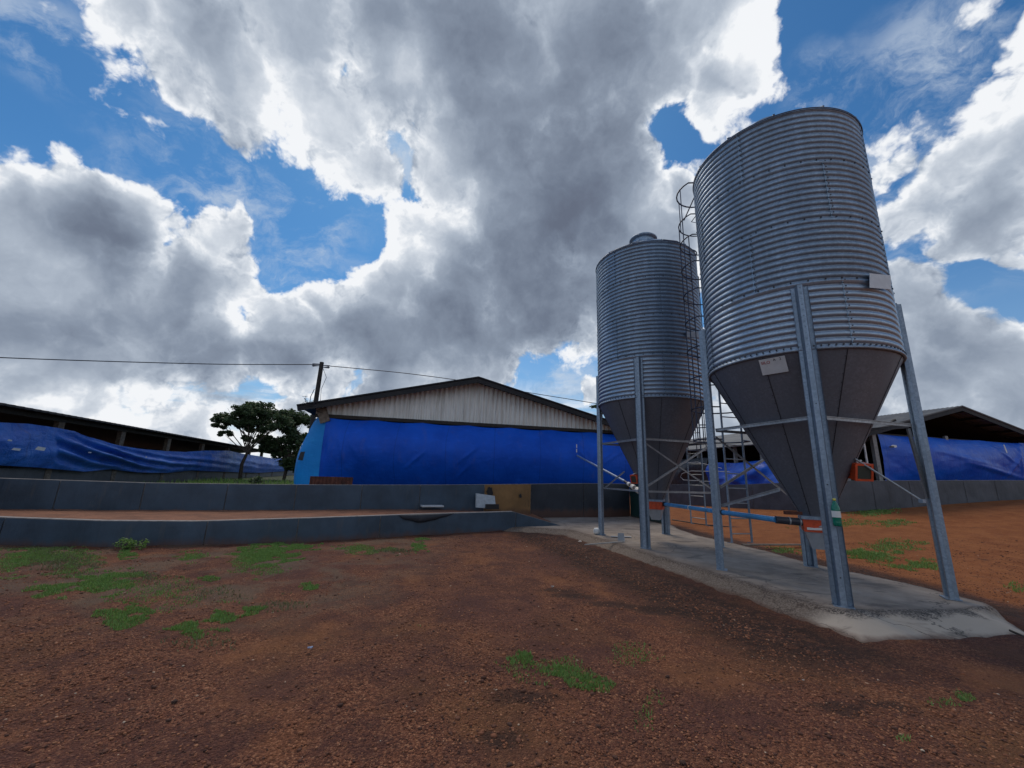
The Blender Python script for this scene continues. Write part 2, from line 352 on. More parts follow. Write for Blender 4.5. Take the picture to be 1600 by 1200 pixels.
def _yard(t,b):
    o=t.obj(); n=t.noise(o,.6,7,.65)
    t.put(b.inputs['Base Color'],t.cramp(n,[(.3,(.03,.045,.018)),(.55,(.05,.07,.028)),(.7,(.10,.09,.05))])); b.inputs['Roughness'].default_value=.95
    bump(t,b,t.noise(o,9,5,.7),.9,.06)
mat('yard_soil',_yard)
def _leaf(name,c1,c2):
    def f(t,b):
        a=t.node('ShaderNodeAttribute',attribute_name='tint')
        t.put(b.inputs['Base Color'],t.mix(a.outputs['Fac'],c1,c2)); b.inputs['Roughness'].default_value=.6
        b.inputs['Subsurface Weight'].default_value=0
        # thin blades let some light through
        tr=t.node('ShaderNodeBsdfTranslucent'); t.put(tr.inputs[0],t.mix(a.outputs['Fac'],c1,c2)); mx=t.node('ShaderNodeMixShader'); mx.inputs[0].default_value=.3
        o=[n for n in t.n if n.type=='OUTPUT_MATERIAL'][0]; t.l.new(b.outputs[0],mx.inputs[1]); t.l.new(tr.outputs[0],mx.inputs[2]); t.l.new(mx.outputs[0],o.inputs[0])
    return mat(name,f)
_leaf('grass_blade',(.10,.21,.045),(.24,.38,.10))
_leaf('dry_grass',(.10,.12,.050),(.22,.22,.11))
_leaf('tree_leaf',(.04,.07,.03),(.11,.16,.07))
def _stone(t,b):
    a=t.node('ShaderNodeAttribute',attribute_name='tint')
    t.put(b.inputs['Base Color'],t.cramp(a.outputs['Fac'],[(0,(.035,.016,.012)),(.3,(.12,.045,.025)),(.6,(.25,.09,.040)),(.9,(.40,.18,.09)),(1,(.50,.40,.30))])); b.inputs['Roughness'].default_value=.88
    bump(t,b,t.noise(t.obj(),150,3,.6),.4,.004)
mat('gravel_stone',_stone)
def _clad(t,b):
    o=t.obj(); n=t.noise(t.mapping(o,(7,7,.45)),1.4,7,.65); n2=t.noise(t.mapping(o,(1.2,1.2,.5)),1.2,5,.6)
    cc=t.mix(t.ramp(n,.42,.66),(.80,.80,.77),(.62,.61,.57)); cc=t.mix(t.ramp(n2,.54,.70,0,.4),cc,(.46,.44,.40))
    cc=t.mix(t.ramp(t.noise(t.mapping(o,(14,14,.35)),1.0,5,.7),.60,.70,0,.7),cc,(.13,.115,.10))
    t.put(b.inputs['Base Color'],cc); b.inputs['Roughness'].default_value=.65; b.inputs['Metallic'].default_value=.1
mat('cladding',_clad)
def _roof(name,c,c2):
    def f(t,b):
        o=t.obj(); n=t.noise(o,1.3,7,.65)
        t.put(b.inputs['Base Color'],t.mix(t.ramp(n,.35,.65),c,c2)); b.inputs['Roughness'].default_value=.7
        bump(t,b,t.noise(o,12,4,.6),.2,.01)
    return mat(name,f)
_roof('roof_dark',(.010,.011,.016),(.022,.021,.024))
_roof('roof_light',(.085,.09,.10),(.15,.15,.15))
# ---------------------------------------------------------------- mesh builder
class MB:
    def __init__(s): s.v=[]; s.f=[]; s.sm=[]; s.mi=[]; s.cur=0
    def add(s,V,F,smooth=False):
        n=len(s.v); s.v+= [tuple(map(float,p)) for p in V]; s.f+=[tuple(i+n for i in f) for f in F]; s.sm+=[smooth]*len(F); s.mi+=[s.cur]*len(F); return s
    def box(s,c,size,rz=0,axes=None):
        if axes is None: axes=[Vector((math.cos(rz),math.sin(rz),0)),Vector((-math.sin(rz),math.cos(rz),0)),Vector((0,0,1))]
        c=Vector(c); V=[c+axes[0]*(i*size[0]/2)+axes[1]*(j*size[1]/2)+axes[2]*(k*size[2]/2) for i in(-1,1) for j in(-1,1) for k in(-1,1)]
        return s.add(V,[(0,1,3,2),(4,6,7,5),(0,4,5,1),(2,3,7,6),(0,2,6,4),(1,5,7,3)])
    def bar(s,a,b,w,h,upv=(0,0,1)):
        a,b=Vector(a),Vector(b); d=(b-a).normalized(); u=Vector(upv); 
        if abs(d.dot(u))>.98: u=Vector((0,1,0))
        x=d.cross(u).normalized(); y=x.cross(d)
        return s.box((a+b)/2,((b-a).length,w,h),axes=[d,x,y])
    def tube(s,pts,r,seg=10,cap=True,closed=False):
        pts=[Vector(p) for p in pts]; n=len(pts); rs=r if isinstance(r,(list,tuple)) else [r]*n
        V=[];F=[]; ref=None
        for i,p in enumerate(pts):
            if closed: d=pts[(i+1)%n]-pts[i-1]
            else: d=pts[min(i+1,n-1)]-pts[max(i-1,0)]
            d.normalize()
            if ref is None:
                ref=Vector((0,0,1)) if abs(d.z)<.9 else Vector((1,0,0))
            x=(ref-d*ref.dot(d)).normalized(); ref=x; y=d.cross(x)
            for k in range(seg):
                a=2*math.pi*k/seg; V.append(p+(x*math.cos(a)+y*math.sin(a))*rs[i])
        m=n if closed else n-1
        for i in range(m):
            for k in range(seg):
                a=i*seg+k; b=i*seg+(k+1)%seg; c=((i+1)%n)*seg+(k+1)%seg; d=((i+1)%n)*seg+k
                F.append((a,b,c,d))
        s.add(V,F,True)
        if cap and not closed:
            s.add([V[k] for k in range(seg)],[tuple(reversed(range(seg)))]); s.add([V[(n-1)*seg+k] for k in range(seg)],[tuple(range(seg))])
        return s
    def lathe(s,c,prof,seg=64,smooth=True,capb=False,capt=False):
        V=[];F=[]
        for r,z in prof:
            for k in range(seg):
                a=2*math.pi*k/seg; V.append((c[0]+r*math.cos(a),c[1]+r*math.sin(a),c[2]+z))
        for i in range(len(prof)-1):
            for k in range(seg):
                F.append((i*seg+k,i*seg+(k+1)%seg,(i+1)*seg+(k+1)%seg,(i+1)*seg+k))
        s.add(V,F,smooth)
        if capb: s.add(V[:seg],[tuple(reversed(range(seg)))])
        if capt: s.add(V[-seg:],[tuple(range(seg))])
        return s
    def grid(s,G,smooth=True):
        n=len(G); m=len(G[0]); V=[p for row in G for p in row]
        F=[(i*m+j,i*m+j+1,(i+1)*m+j+1,(i+1)*m+j) for i in range(n-1) for j in range(m-1)]
        return s.add(V,F,smooth)
    def prism(s,poly,ext):
        n=len(poly); V=[Vector(p) for p in poly]+[Vector(p)+Vector(ext) for p in poly]
        return s.add(V,[tuple(reversed(range(n))),tuple(range(n,2*n))]+[(i,(i+1)%n,n+(i+1)%n,n+i) for i in range(n)])
    def build(s,name,m,parent=None,org=None,tint=None):
        root=parent
        while root is not None and root.parent is not None: root=root.parent
        o0=Vector(root.location) if root is not None else Vector(org if org is not None else (0,0,0))
        me=bpy.data.meshes.new(name)
        V=np.array(s.v,dtype=np.float64)-np.array(o0)
        me.from_pydata(V.tolist(),[],s.f); me.polygons.foreach_set('use_smooth',s.sm)
        if tint is not None:
            a=me.attributes.new('tint','FLOAT','POINT'); a.data.foreach_set('value',np.asarray(tint,dtype=np.float32))
        for q in (m if isinstance(m,(tuple,list)) else (m,)): me.materials.append(M[q])
        me.polygons.foreach_set('material_index',s.mi); me.update()
        ob=bpy.data.objects.new(name,me); C.objects.link(ob)
        if parent is not None: ob.parent=parent
        else: ob.location=o0
        return ob
def tag(o,label=None,cat=None,group=None,kind=None):
    for k,v in (('label',label),('category',cat),('group',group),('kind',kind)):
        if v: o[k]=v
    return o
def thing(name,loc,label,cat,group=None):
    o=bpy.data.objects.new(name,None); C.objects.link(o); o.location=tuple(float(x) for x in loc); o.empty_display_size=.3
    return tag(o,label,cat,group)
# value noise on numpy arrays
_T=np.random.RandomState(3).rand(256,256)
def vn(x,y):
    x=np.asarray(x,float);y=np.asarray(y,float)
    i=np.floor(x).astype(int);j=np.floor(y).astype(int);fx=x-i;fy=y-j
    fx=fx*fx*(3-2*fx);fy=fy*fy*(3-2*fy)
    g=lambda a,b:_T[a%256,b%256]
    return (g(i,j)*(1-fx)+g(i+1,j)*fx)*(1-fy)+(g(i,j+1)*(1-fx)+g(i+1,j+1)*fx)*fy-.5
def fbm(x,y,o=4):
    s=0;a=1
    for k in range(o): s=s+a*vn(x*2**k+17*k,y*2**k+31*k); a*=.5
    return s
# ---------------------------------------------------------------- terrain
G0=-.15
SLAB=[(-.2,12.4),(1.62,11.95),(2.45,9.4),(3.02,7.6),(3.47,6.2),(3.84,4.76),(4.8,4.9),(6.12,5.08),(6.62,5.9),(6.55,6.95),(6.2,7.7),(6.0,8.4),(5.95,9.6),(5.7,10.8),(5.4,12.0),(5.45,13.2),(5.65,14.2),(5.1,17.3),(1.2,15.75),(.3,14.2)]
def terrain(x,y,detail=True):
    x=np.asarray(x,float);y=np.asarray(y,float)
    t=np.clip((x-6.5)/2.5,0,1); ramp=np.where(x>9,x-7.75,0)+np.where((x>6.5)&(x<=9),t*t*1.25,0)
    ramp=np.minimum(ramp,14)
    sy=np.clip((y-6)/10,0,1); sy=sy*sy*(3-2*sy)
    z=G0+.098*ramp*sy
    z=z+fbm(x*.35,y*.35,3)*.05*np.clip((np.abs(x)+y)/6,0,1)
    if detail:
        for off_ in (0,1.5):
            c_=-3.2+off_+ .18*(y-2)+ .35*np.sin(y*.45); z=z-.016*np.exp(-((x-c_)/.14)**2)*(y<9)+.008*np.exp(-((np.abs(x-c_)-.22)/.07)**2)*(y<9)
    if detail: z=z+fbm(x*2.1,y*2.1,4)*.028+vn(x*11,y*11)*.007+vn(x*23,y*23)*.005
    # sinks slowly away from the yard on all far sides
    return z
def axis(a,b,st,lo,hi):
    mid=list(np.arange(a,b,st)); L=[];p=a;d=st
    while p>lo: d*=1.16; p-=d; L.append(p)
    U=[];p=mid[-1];d=st
    while p<hi: d*=1.16; p+=d; U.append(p)
    return np.array(L[::-1]+mid+U)
xs=axis(-8.5,9.5,.07,-1500,1500); ys=axis(1.6,12,.07,-1500,2500)
GX,GY=np.meshgrid(xs,ys); GZ=terrain(GX,GY)
def in_poly(x,y,P):
    c=np.zeros(np.shape(x),bool); n=len(P)
    for i in range(n):
        x1,y1=P[i];x2,y2=P[(i+1)%n]
        c^=((y1>y)!=(y2>y))&(x<(x2-x1)*(y-y1)/((y2-y1) or 1e-9)+x1)
    return c
def seg_dist(x,y,P,closed=True):
    d=np.full(np.shape(x),1e9); n=len(P)
    for i in range(n if closed else n-1):
        ax,ay=P[i];bx,by=P[(i+1)%n]; L=(bx-ax)**2+(by-ay)**2
        t=np.clip(((x-ax)*(bx-ax)+(y-ay)*(by-ay))/L,0,1); d=np.minimum(d,np.hypot(x-ax-t*(bx-ax),y-ay-t*(by-ay)))
    return d
inside=in_poly(GX,GY,SLAB); dd=seg_dist(GX,GY,SLAB)

GZ=np.where(inside,np.maximum(GZ+(.035+.02*fbm(GX*3,GY*3,3))-.8*dd,G0-.2),GZ+(.035+.02*fbm(GX*3,GY*3,3))*np.exp(-dd*3)*(GY<16))
b=MB(); ny,nx=GX.shape
V=np.stack([GX.ravel(),GY.ravel(),GZ.ravel()],1)
idx=np.arange(ny*nx).reshape(ny,nx)
F=np.stack([idx[:-1,:-1],idx[:-1,1:],idx[1:,1:],idx[1:,:-1]],-1).reshape(-1,4)
b.add(V.tolist(),F.tolist(),True)
tag(b.build('ground','soil'),kind='structure')
def ground_z(x,y): return float(terrain(x,y))
# walls' plan lines
FW=[(-16.5,9.6),(-13,8.8),(-10.1,8.55),(-8.3,8.65),(-6.74,9.16),(-4.7,10.0),(-2.45,11.4),(.14,12.6),(1.85,13.3)]
FWpx=[None,None,(0,808),(150,813),(300,814),(480,809),(650,803),(800,799),(882,823)]
FWtop=[.36,.36]+[float(aty(p[0],p[1],q[1])[2]) for p,q in zip(FWpx[2:],FW[2:])]
UW=[(-17.5,10.6),(-12.55,10.4),(-9.7,11.1),(-6.5,12.3),(-4.2,13.4),(-2.2,14.4),(.9,15.6),(3.1,16.45),(5.0,17.2)]
UWpx=[(0,747),(0,747),(222,754),(480,758),(610,758),(700,757.5),(830,756),(915,755),(983,756)]
UWtop=[1.03]+[float(aty(p[0],p[1],q[1])[2]) for p,q in zip(UWpx[1:],UW[1:])]
# ---------------------------------------------------------------- concrete pad
def shrink(P,d):
    out=[];n=len(P)
    for i in range(n):
        a=Vector(P[i-1]);b_=Vector(P[i]);c=Vector(P[(i+1)%n])
        n1=Vector((-(b_-a).y,(b_-a).x)).normalized(); n2=Vector((-(c-b_).y,(c-b_).x)).normalized()
        nn=(n1+n2).normalized(); out.append(tuple(b_+nn*d))
    return out
# dense grid clipped to the polygon, rounded sloping rim
sx_=np.arange(-1,7.2,.045); sy_=np.arange(4,18,.045)
X2,Y2=np.meshgrid(sx_,sy_)
nz=fbm(X2*1.7,Y2*1.7,4)
ins=in_poly(X2,Y2,SLAB); d2=seg_dist(X2,Y2,SLAB); d2=np.where(ins,d2,-d2)+nz*.045
front=np.clip((6.2-Y2)/1.2,0,1)
fe=seg_dist(X2,Y2,[(3.84,4.76),(4.8,4.9),(6.12,5.08)],False); front=np.clip((.75-fe)/.25,0,1); lf=np.clip((5.2-X2)*1.5,0,1)*np.clip((Y2-4.5)*2,0,1); wid=.10+.42*front+.20*lf*(1-front)
t=np.clip((d2+.02)/wid,0,1); Z2=(1-(1-t)**1.25)*.15-.15+np.minimum(d2+.02,0)*.9+fbm(X2*9,Y2*9,3)*.006*(1.2-t)+fbm(X2*.8,Y2*.8,2)*.012
keep=(d2>-.28)
RIM=np.clip(d2/wid,0,3)
b=MB(); id2=-np.ones(X2.shape,int); id2[keep]=np.arange(keep.sum())
V=np.stack([X2[keep],Y2[keep],Z2[keep]],1)
q=np.stack([id2[:-1,:-1],id2[:-1,1:],id2[1:,1:],id2[1:,:-1]],-1).reshape(-1,4); q=q[(q>=0).all(1)]
b.add(V.tolist(),q.tolist(),True)
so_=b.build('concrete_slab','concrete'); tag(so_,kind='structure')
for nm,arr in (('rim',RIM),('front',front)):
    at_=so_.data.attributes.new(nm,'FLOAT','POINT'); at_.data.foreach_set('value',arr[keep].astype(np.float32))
# ---------------------------------------------------------------- terrace and back yard
b=MB(); G=[]
N=60
def interp(P,t):
    L=[0]
    for i in range(len(P)-1): L.append(L[-1]+math.dist(P[i],P[i+1]))
    s=t*L[-1]
    return tuple(np.interp(s,L,[p[k] for p in P]) for k in range(len(P[0])))
FW3=[(x,y,z) for (x,y),z in zip(FW,FWtop)]
UW3=[(x,y,max(.30 if x<-3 else .30-.05*(x+3),.0)) for (x,y) in UW[:-2]]
for j in range(161):
    t_=j/160; a=np.array(interp(FW3,t_)); a[2]-=.03; c=np.array(interp(UW3,t_)); row=[]
    for i in range(13):
        s=i/12; p=a*(1-s)+c*s; p[2]+=float(fbm(p[0]*3,p[1]*3,3))*.02*min(1,4*s); row.append(tuple(p))
    G.append(row)
b.grid(G); tag(b.build('terrace_ground','terrace_soil'),kind='structure')
b=MB(); G=[]
for j in range(60):
    a=np.array(interp([(x,y) for x,y in UW],j/59)); row=[]
    for s in (0,1,2,4,7,11,16,24,40,70):
        x=a[0]*(1+s*.02)-.25*s; y=a[1]+.15+s; zz=.38+min(s,20)*.008
        row.append((x,y,zz+float(fbm(x*.7,y*.7,3))*.06))
    G.append(row)
b.grid(G); tag(b.build('yard_ground','yard_soil'),kind='structure')
# ---------------------------------------------------------------- walls
def wall(name,P,top,base,label,sheets,core='wall_cap',thick=.14,cat='wall'):
    loc=(P[0][0],P[0][1],base[0]); w_=thing(name,loc,label,cat)
    def off(i,d):
        a=Vector(P[max(i-1,0)]);c=Vector(P[min(i+1,len(P)-1)]); t_=(c-a).normalized(); n=Vector((-t_.y,t_.x)); return Vector(P[i])+n*d
    m=MB()
    F_=[(off(i,0).x,off(i,0).y) for i in range(len(P))]; B_=[(off(i,thick).x,off(i,thick).y) for i in range(len(P))]
    G=[[(F_[i][0],F_[i][1],base[i]-.5),(F_[i][0],F_[i][1],top[i]),(B_[i][0],B_[i][1],top[i]),(B_[i][0],B_[i][1],base[i]-.5)] for i in range(len(P))]
    m.grid(G,False); m.add(G[0],[(0,1,2,3)]); m.add(G[-1],[(3,2,1,0)]); m.build('wall_core',core,w_)
    # sheeting hung over the front face
    L=[0]
    for i in range(len(P)-1): L.append(L[-1]+math.dist(P[i],P[i+1]))
    P3=[(F_[i][0],F_[i][1],top[i],base[i]) for i in range(len(P))]
    def at(s): return np.array([np.interp(s,L,[p[k] for p in P3]) for k in range(4)])
    for (s0,s1,mt,lab) in sheets:
        s1=min(s1,L[-1]); 
        if s1<=s0: continue
        n=max(3,int((s1-s0)/.12)); G=[]
        for i in range(n+1):
            s=s0+(s1-s0)*i/n; p=at(s); e=.02; q_=at(min(s+e,L[-1]))-at(max(s-e,0)); nn=np.array([q_[1],-q_[0]]); nn/=np.linalg.norm(nn)
            row=[]
            for k_ in range(9):
                h=k_/8; z=(p[3]-.25)*(1-h)+(p[2]-.012)*h
                o_=.016+.014*(1+1.3*float(fbm(s*1.3+5,z*1.7,3)))*(1-h**6)+.012*(1+float(vn(s*.9,2)))
                row.append((p[0]+nn[0]*o_,p[1]+nn[1]*o_,z))
            G.append(row)
        mm=MB().grid(G,False); o=mm.build('wall_sheet',mt,w_)
        if lab: o['label']=lab
        sol=o.modifiers.new('t','SOLIDIFY'); sol.thickness=.006
    return w_,at
def slen(P,px_list):
    """distance along plan line P where the vertical picture column crosses"""
    out=[]
    L=[0]
    for i in range(len(P)-1): L.append(L[-1]+math.dist(P[i],P[i+1]))
    for px in px_list:
        best=None
        for i in range(len(P)-1):
            for k_ in range(40):
                t_=k_/40; x=P[i][0]*(1-t_)+P[i+1][0]*t_; y=P[i][1]*(1-t_)+P[i+1][1]*t_
                r=ray(px,790 if True else 0); e=abs(x-y*r[0]/r[1])
                if best is None or e<best[0]: best=(e,L[i]+(L[i+1]-L[i])*t_)
        out.append(best[1])
    return out,L[-1]
s_,LT=slen(FW,[15,332,470,596,806])
ss=[0,3.4]+s_+[LT]
wall('retaining_wall',FW,FWtop,[-.15]*9,'low retaining wall in front, clad in blue grey sheeting and sloping down at its right end',
     [(a+.01,c-.012,'wall_sheet','sheet with a sagging dark fold along its top' if i==5 else None) for i,(a,c) in enumerate(zip(ss[:-1],ss[1:]))])
s_,LT=slen(UW,[84,222,350,458,562,655,754,829,910])
ss=[0,2.6]+s_+[LT]
mats=['wall_sheet']*len(ss)
sh=[]
for i,(a,c) in enumerate(zip(ss[:-1],ss[1:])):
    mt='wall_sheet'; lab=None
    if i==8: mt='wall_ochre'; lab='ochre brown board panel with two dark holes'
    if i==9: mt='wall_sheet_dark'; lab='dark navy sheet'
    if i==10: mt='wall_sheet_dark'
    if i==6: lab='sheet with grey dusty stains'
    sh.append((a+.01,c-.012,mt,lab))
uw,uat=wall('boundary_wall',UW,UWtop,[.2]*4+[.15,.1,-.05,-.05,-.05],'long upper boundary wall with blue grey sheets and one ochre panel, below the big blue curtain',sh)
# holes in the ochre panel
def wallpt(px,py,P):
    r=ray(px,py)
    for i in range(len(P)-1):
        a,c=P[i],P[i+1]; d=(c[0]-a[0],c[1]-a[1]); q_=atplane(px,py,a,d); t_=((q_[0]-a[0])*d[0]+(q_[1]-a[1])*d[1])/(d[0]**2+d[1]**2)
        if -.001<=t_<=1.001 and q_[1]>0: return Vector(q_),Vector((d[0],d[1],0)).normalized()
    return None,None
for (px,py,r_) in ((764,768,.17),(812,775,.07)):
    p,d=wallpt(px,py,UW); n=Vector((d.y,-d.x,0)); p=p+n*.075
    pts=[]
    for k_ in range(14):
        a=2*math.pi*k_/14; rr=r_*(.7+.5*random.random()); pts.append(p+d*(math.cos(a)*rr*.8)+Vector((0,0,math.sin(a)*rr*1.1)))
    MB().prism(pts,n*.006).build('hole_patch','black_plastic',uw)
# fold of darker cloth sagging on the retaining wall
p0,d=wallpt(622,803,FW); rw=[o for o in bpy.data.objects if o.name=='retaining_wall'][0]
G=[]
for i in range(29):
    s=i/28; px=622+(708-622)*s; sag=max(.004,math.sin(math.pi*s**.8))**.8
    a,dd_=wallpt(px,802.5-.03*(px-650),FW); n=Vector((dd_.y,-dd_.x,0)); row=[]
    for k_ in range(6):
        h=k_/5; row.append(tuple(a+n*(.075+.03*math.sin(math.pi*h)*sag)-Vector((0,0,.015+h*.19*sag*(1+.25*float(vn(s*9,1)))))))
    G.append(row)
fo=MB().grid(G).build('sheet_fold','wall_sheet_dark',rw); fo.modifiers.new('t','SOLIDIFY').thickness=.01
# concrete coping along the sloping right end of the retaining wall
# green return wall beside the pad
wall('return_wall',[(5.06,17.15),(5.25,15.7),(5.45,14.4)],[1.32,1.30,1.27],[-.05]*3,'short dark green sheeted wall turning towards the silos from the boundary wall',[(0.01,3,'wall_sheet_green',None)])
# far wall on the right
RW=[(9.7,25.5),(11.6,20.8),(13.3,16.9),(16.8,17.0),(21.0,17.15),(29,18.2)]
RWpx=[(1052,757),(1180,758),(1312,751.5),(1438,751),(1570,750),None]
RWb=[(1052,790),(1180,789),(1312,788.5),(1438,786),(1570,778),None]
rt_=[float(aty(p[0],p[1],q_[1])[2]) if p else 2.05 for p,q_ in zip(RWpx,RW)]
rb_=[float(aty(p[0],p[1],q_[1])[2]) if p else 1.3 for p,q_ in zip(RWb,RW)]
s_,LT=slen(RW,[1115,1180,1250,1368,1425,1510,1560])
ss=[0]+sorted(s_)+[LT]
wall('yard_wall',RW,rt_,rb_,'long plain grey wall behind the orange yard, below the shed on the right',[(a+.01,c-.012,'wall_grey',None) for a,c in zip(ss[:-1],ss[1:])])
print('RW',rt_,rb_,[ground_z(*p) for p in RW]); print('UW',UWtop,'FW',FWtop)
# ---------------------------------------------------------------- main shed
TH=R(12); g_=Vector((math.cos(TH),math.sin(TH),0)); a_=Vector((-math.sin(TH),math.cos(TH),0)); Z=Vector((0,0,1))
def corrug_sheet(mb,p0,u,L,v,H,amp,pitch,Hfun=None,per=8):
    """sheet spanned by u (length L, corrugated across) and v (height)"""
    n=int(L/pitch*per); nrm=u.cross(v).normalized(); G=[]
    for i in range(n+1):
        s=L*i/n; o=nrm*(amp*math.cos(2*math.pi*s/pitch)); h0,h1=(0,H) if Hfun is None else Hfun(s)
        G.append([tuple(p0+u*s+o+v*h0),tuple(p0+u*s+o+v*h1)])
    mb.grid(G,True)
def curtain(P,Q,top,bot,bulge,nu=80,nv=24,wr=.03,seed=0,skew=.8,side=-1,creases=()):
    """cloth between top edge and bottom edge functions; bulges outwards"""
    P=Vector(P);Q=Vector(Q);u=(Q-P);L=u.length;u.normalize();n=Vector((u.y,-u.x,0))*(-side) if side>0 else Vector((u.y,-u.x,0))
    G=[]
    for i in range(nu+1):
        s=i/nu; base=P+u*(L*s); zt=top(s); zb=bot(s); row=[]
        for j in range(nv+1):
            t_=j/nv; z=zt+(zb-zt)*t_
            bb=bulge(s)*math.sin(math.pi*t_**skew)
            x_=s*L
            w_=float(fbm(x_*.55+seed+t_*1.2,t_*1.8+seed,4))*wr*3+abs(float(vn(x_*1.1-t_*3.2+seed,t_*1.3)))*wr*2.2
            edge=math.sin(math.pi*min(1,max(0,t_)))**.5 if 0<t_<1 else 0
            for (s0_,t0_,s1_,t1_,am_,wd_) in creases:
                ux,uy=(s1_-s0_)*L,(t1_-t0_)*2.6; q_=((s-s0_)*L*ux+(t_-t0_)*2.6*uy)/(ux*ux+uy*uy); qc=min(1,max(0,q_)); dx_=(s-s0_)*L-qc*ux; dy_=(t_-t0_)*2.6-qc*uy
                w_+=am_*math.exp(-(dx_*dx_+dy_*dy_)/(wd_*wd_))*(1-.6*abs(2*qc-1))
            p=base+n*(bb+w_*edge); row.append((p.x,p.y,z))
        G.append(row)
    return MB().grid(G)
Pm=Vector((5.2,17.6,0)); 
def gp(px,py): q_=atplane(px,py,(5.2,17.6),(g_.x,g_.y)); return Vector(q_)
ap=gp(745,594); L0=gp(492,646); R0=gp(985,664)
EZ=3.60; AZ=ap.z+.02
apx=Vector((ap.x,ap.y,0)); hwL,hwR=5.98,6.75; hw=6.45
left=apx-g_*hwL; right=apx+g_*hwR
shed=thing('livestock_shed',(apx.x,apx.y,.35),'central shed with pale corrugated gable and big smooth royal blue curtain behind the wall','shed')
# roof
OV=.55; LEN=46; EO=.55; rise=(AZ-EZ)/hw
def shed_roof(parent,apx,hws,EZs,AZ,OV,LEN,EO,mt,skin=.05,ridge=True,fascia='roof_dark',corr=.018):
    for sg,hw,EZ in zip((-1,1),hws,EZs):
        rise=(AZ-EZ)/hw
        m=MB(); A=apx-a_*OV+Z*AZ; sl=(g_*sg*(hw+EO)-Z*(rise*(hw+EO))); Ls=sl.length; sl.normalize()
        n=int(LEN/.19*6) if False else 240
        G=[]; 
        for i in range(n+1):
            d_=LEN*i/n if i>40 else i*.09; 
        # corrugations run down the slope; front few metres modelled finely, the rest coarser
        ds=[k_*.03 for k_ in range(120)]+[3.6+k_*.5 for k_ in range(int((LEN-3.6)/.5)+1)]
        nrm=a_.cross(sl).normalized(); nrm=nrm if nrm.z>0 else -nrm
        top=[];bot=[]
        for d_ in ds:
            am=corr*math.cos(2*math.pi*d_/.18) if d_<3.5 else 0
            top.append([tuple(A+a_*d_+nrm*am),tuple(A+a_*d_+nrm*am+sl*Ls)]); bot.append([tuple(A+a_*d_+nrm*(am-skin)),tuple(A+a_*d_+nrm*(am-skin)+sl*Ls)])
        m.grid(top); m.grid(bot)
        E1=[(top[i][1],bot[i][1]) for i in range(len(ds))]; m.grid([[a,c] for a,c in E1])
        m.add([top[0][0],top[0][1],bot[0][1],bot[0][0]],[(0,1,2,3)])
        m.build('roof',mt,parent)
        # barge board under the front edge
        if fascia: MB().bar(A+a_*.06-nrm*(skin+.09),A+a_*.06-nrm*(skin+.09)+sl*Ls,.05,.17,tuple(nrm)).build('barge_board',fascia,parent)
        for k_ in range(7):
            c_=A+sl*(Ls*(.06+.145*k_))-nrm*(skin+.05); pm=MB(); pm.bar(c_+a_*.1,c_+a_*(LEN-.5),.05,.08,tuple(nrm)); pm.build('purlin',fascia or 'roof_dark',parent)
EZL=3.86
shed_roof(shed,apx,(hwL,hwR),(EZL,EZ),AZ,OV,LEN,EO,'roof_dark')
# gable cladding
bl=gp(496,645); br=gp(990,669)
CB=3.50
def Hf(s):
    x=s-hwL; rise=(AZ-EZL)/hwL if x<0 else (AZ-EZ)/hwR
    zb=CB+.0*s; zt=AZ-.10-abs(x)*rise-.03
    return (zb,max(zt,zb+.01))
m=MB(); corrug_sheet(m,left+a_*.0,g_,hwL+hwR,Z,1,.034,.19,Hf); m.build('gable_cladding','cladding',shed)
MB().bar(left+Z*(CB-.06)-a_*.06,right+Z*(CB-.06)-a_*.06,.08,.13).build('beam','wood_dark',shed)
for k_,s in enumerate((.02,.26,.5,.74,.98)):
    p=left.lerp(right,s); MB().box((p.x+a_.x*.25,p.y+a_.y*.25,1.9),(.14,.14,3.3),TH).build('post','wood_post',shed)
# big curtain
CRS=[(.012,.05,.005,.95,-.10,.10),(.03,.02,.075,.75,.045,.07),(.05,.1,.11,.6,.03,.06),(.30,.45,.245,.72,.05,.05),(.46,.35,.40,.62,.05,.05),(.44,.62,.40,.85,.045,.05),(.57,.5,.55,.75,.02,.06),
 (.80,.05,.83,.55,-.05,.07),(.78,.25,.83,.5,.05,.06),(.88,.2,.84,.55,.05,.06),(.93,.28,.85,.58,.045,.06),(.99,.2,.86,.6,.04,.07),(.2,.0,.22,.4,.02,.08),(.66,0,.65,.5,.02,.1)]
ct=curtain(left-a_*.10+g_*.42,right-a_*.10,lambda s:CB-.12-.05*abs(math.sin(s*math.pi*7)),lambda s:.95,lambda s:.62*min(1,s*7+.25)*(1-.25*s),220,60,.016,3,.9,creases=CRS)
ct.build('curtain','tarp_main',shed)
# pale side curtain ballooning out on the left
G=[]
cL=left-a_*.12+g_*.42
for i in range(60):
    s=i/59; t_=s*9.0; row=[]
    for j in range(30):
        h=j/29; z=3.42-2.5*h
        prof=math.sin(math.pi*min(1,h*.62+.0))**.75
        ex=.66*prof*min(1,(t_/.9))**.55*(1 if t_<6 else max(0,1-(t_-6)/3))
        p=cL+a_*(t_*.95-.02)-g_*(ex+.42*min(1,t_/.45))
        wv=float(fbm(t_*1.3,h*2,3))*.04*min(1,t_)
        row.append((p.x-g_.x*wv,p.y-g_.y*wv,z))
    G.append(row)
MB().grid(G).build('side_curtain','tarp_side',shed)
# far-side darkness: right side curtain
MB().grid([[tuple(right+a_*t_+Z*3.4),tuple(right+a_*t_+Z*.2)] for t_ in (0,8,16,44)],False).build('side_curtain','tarp_old',shed)
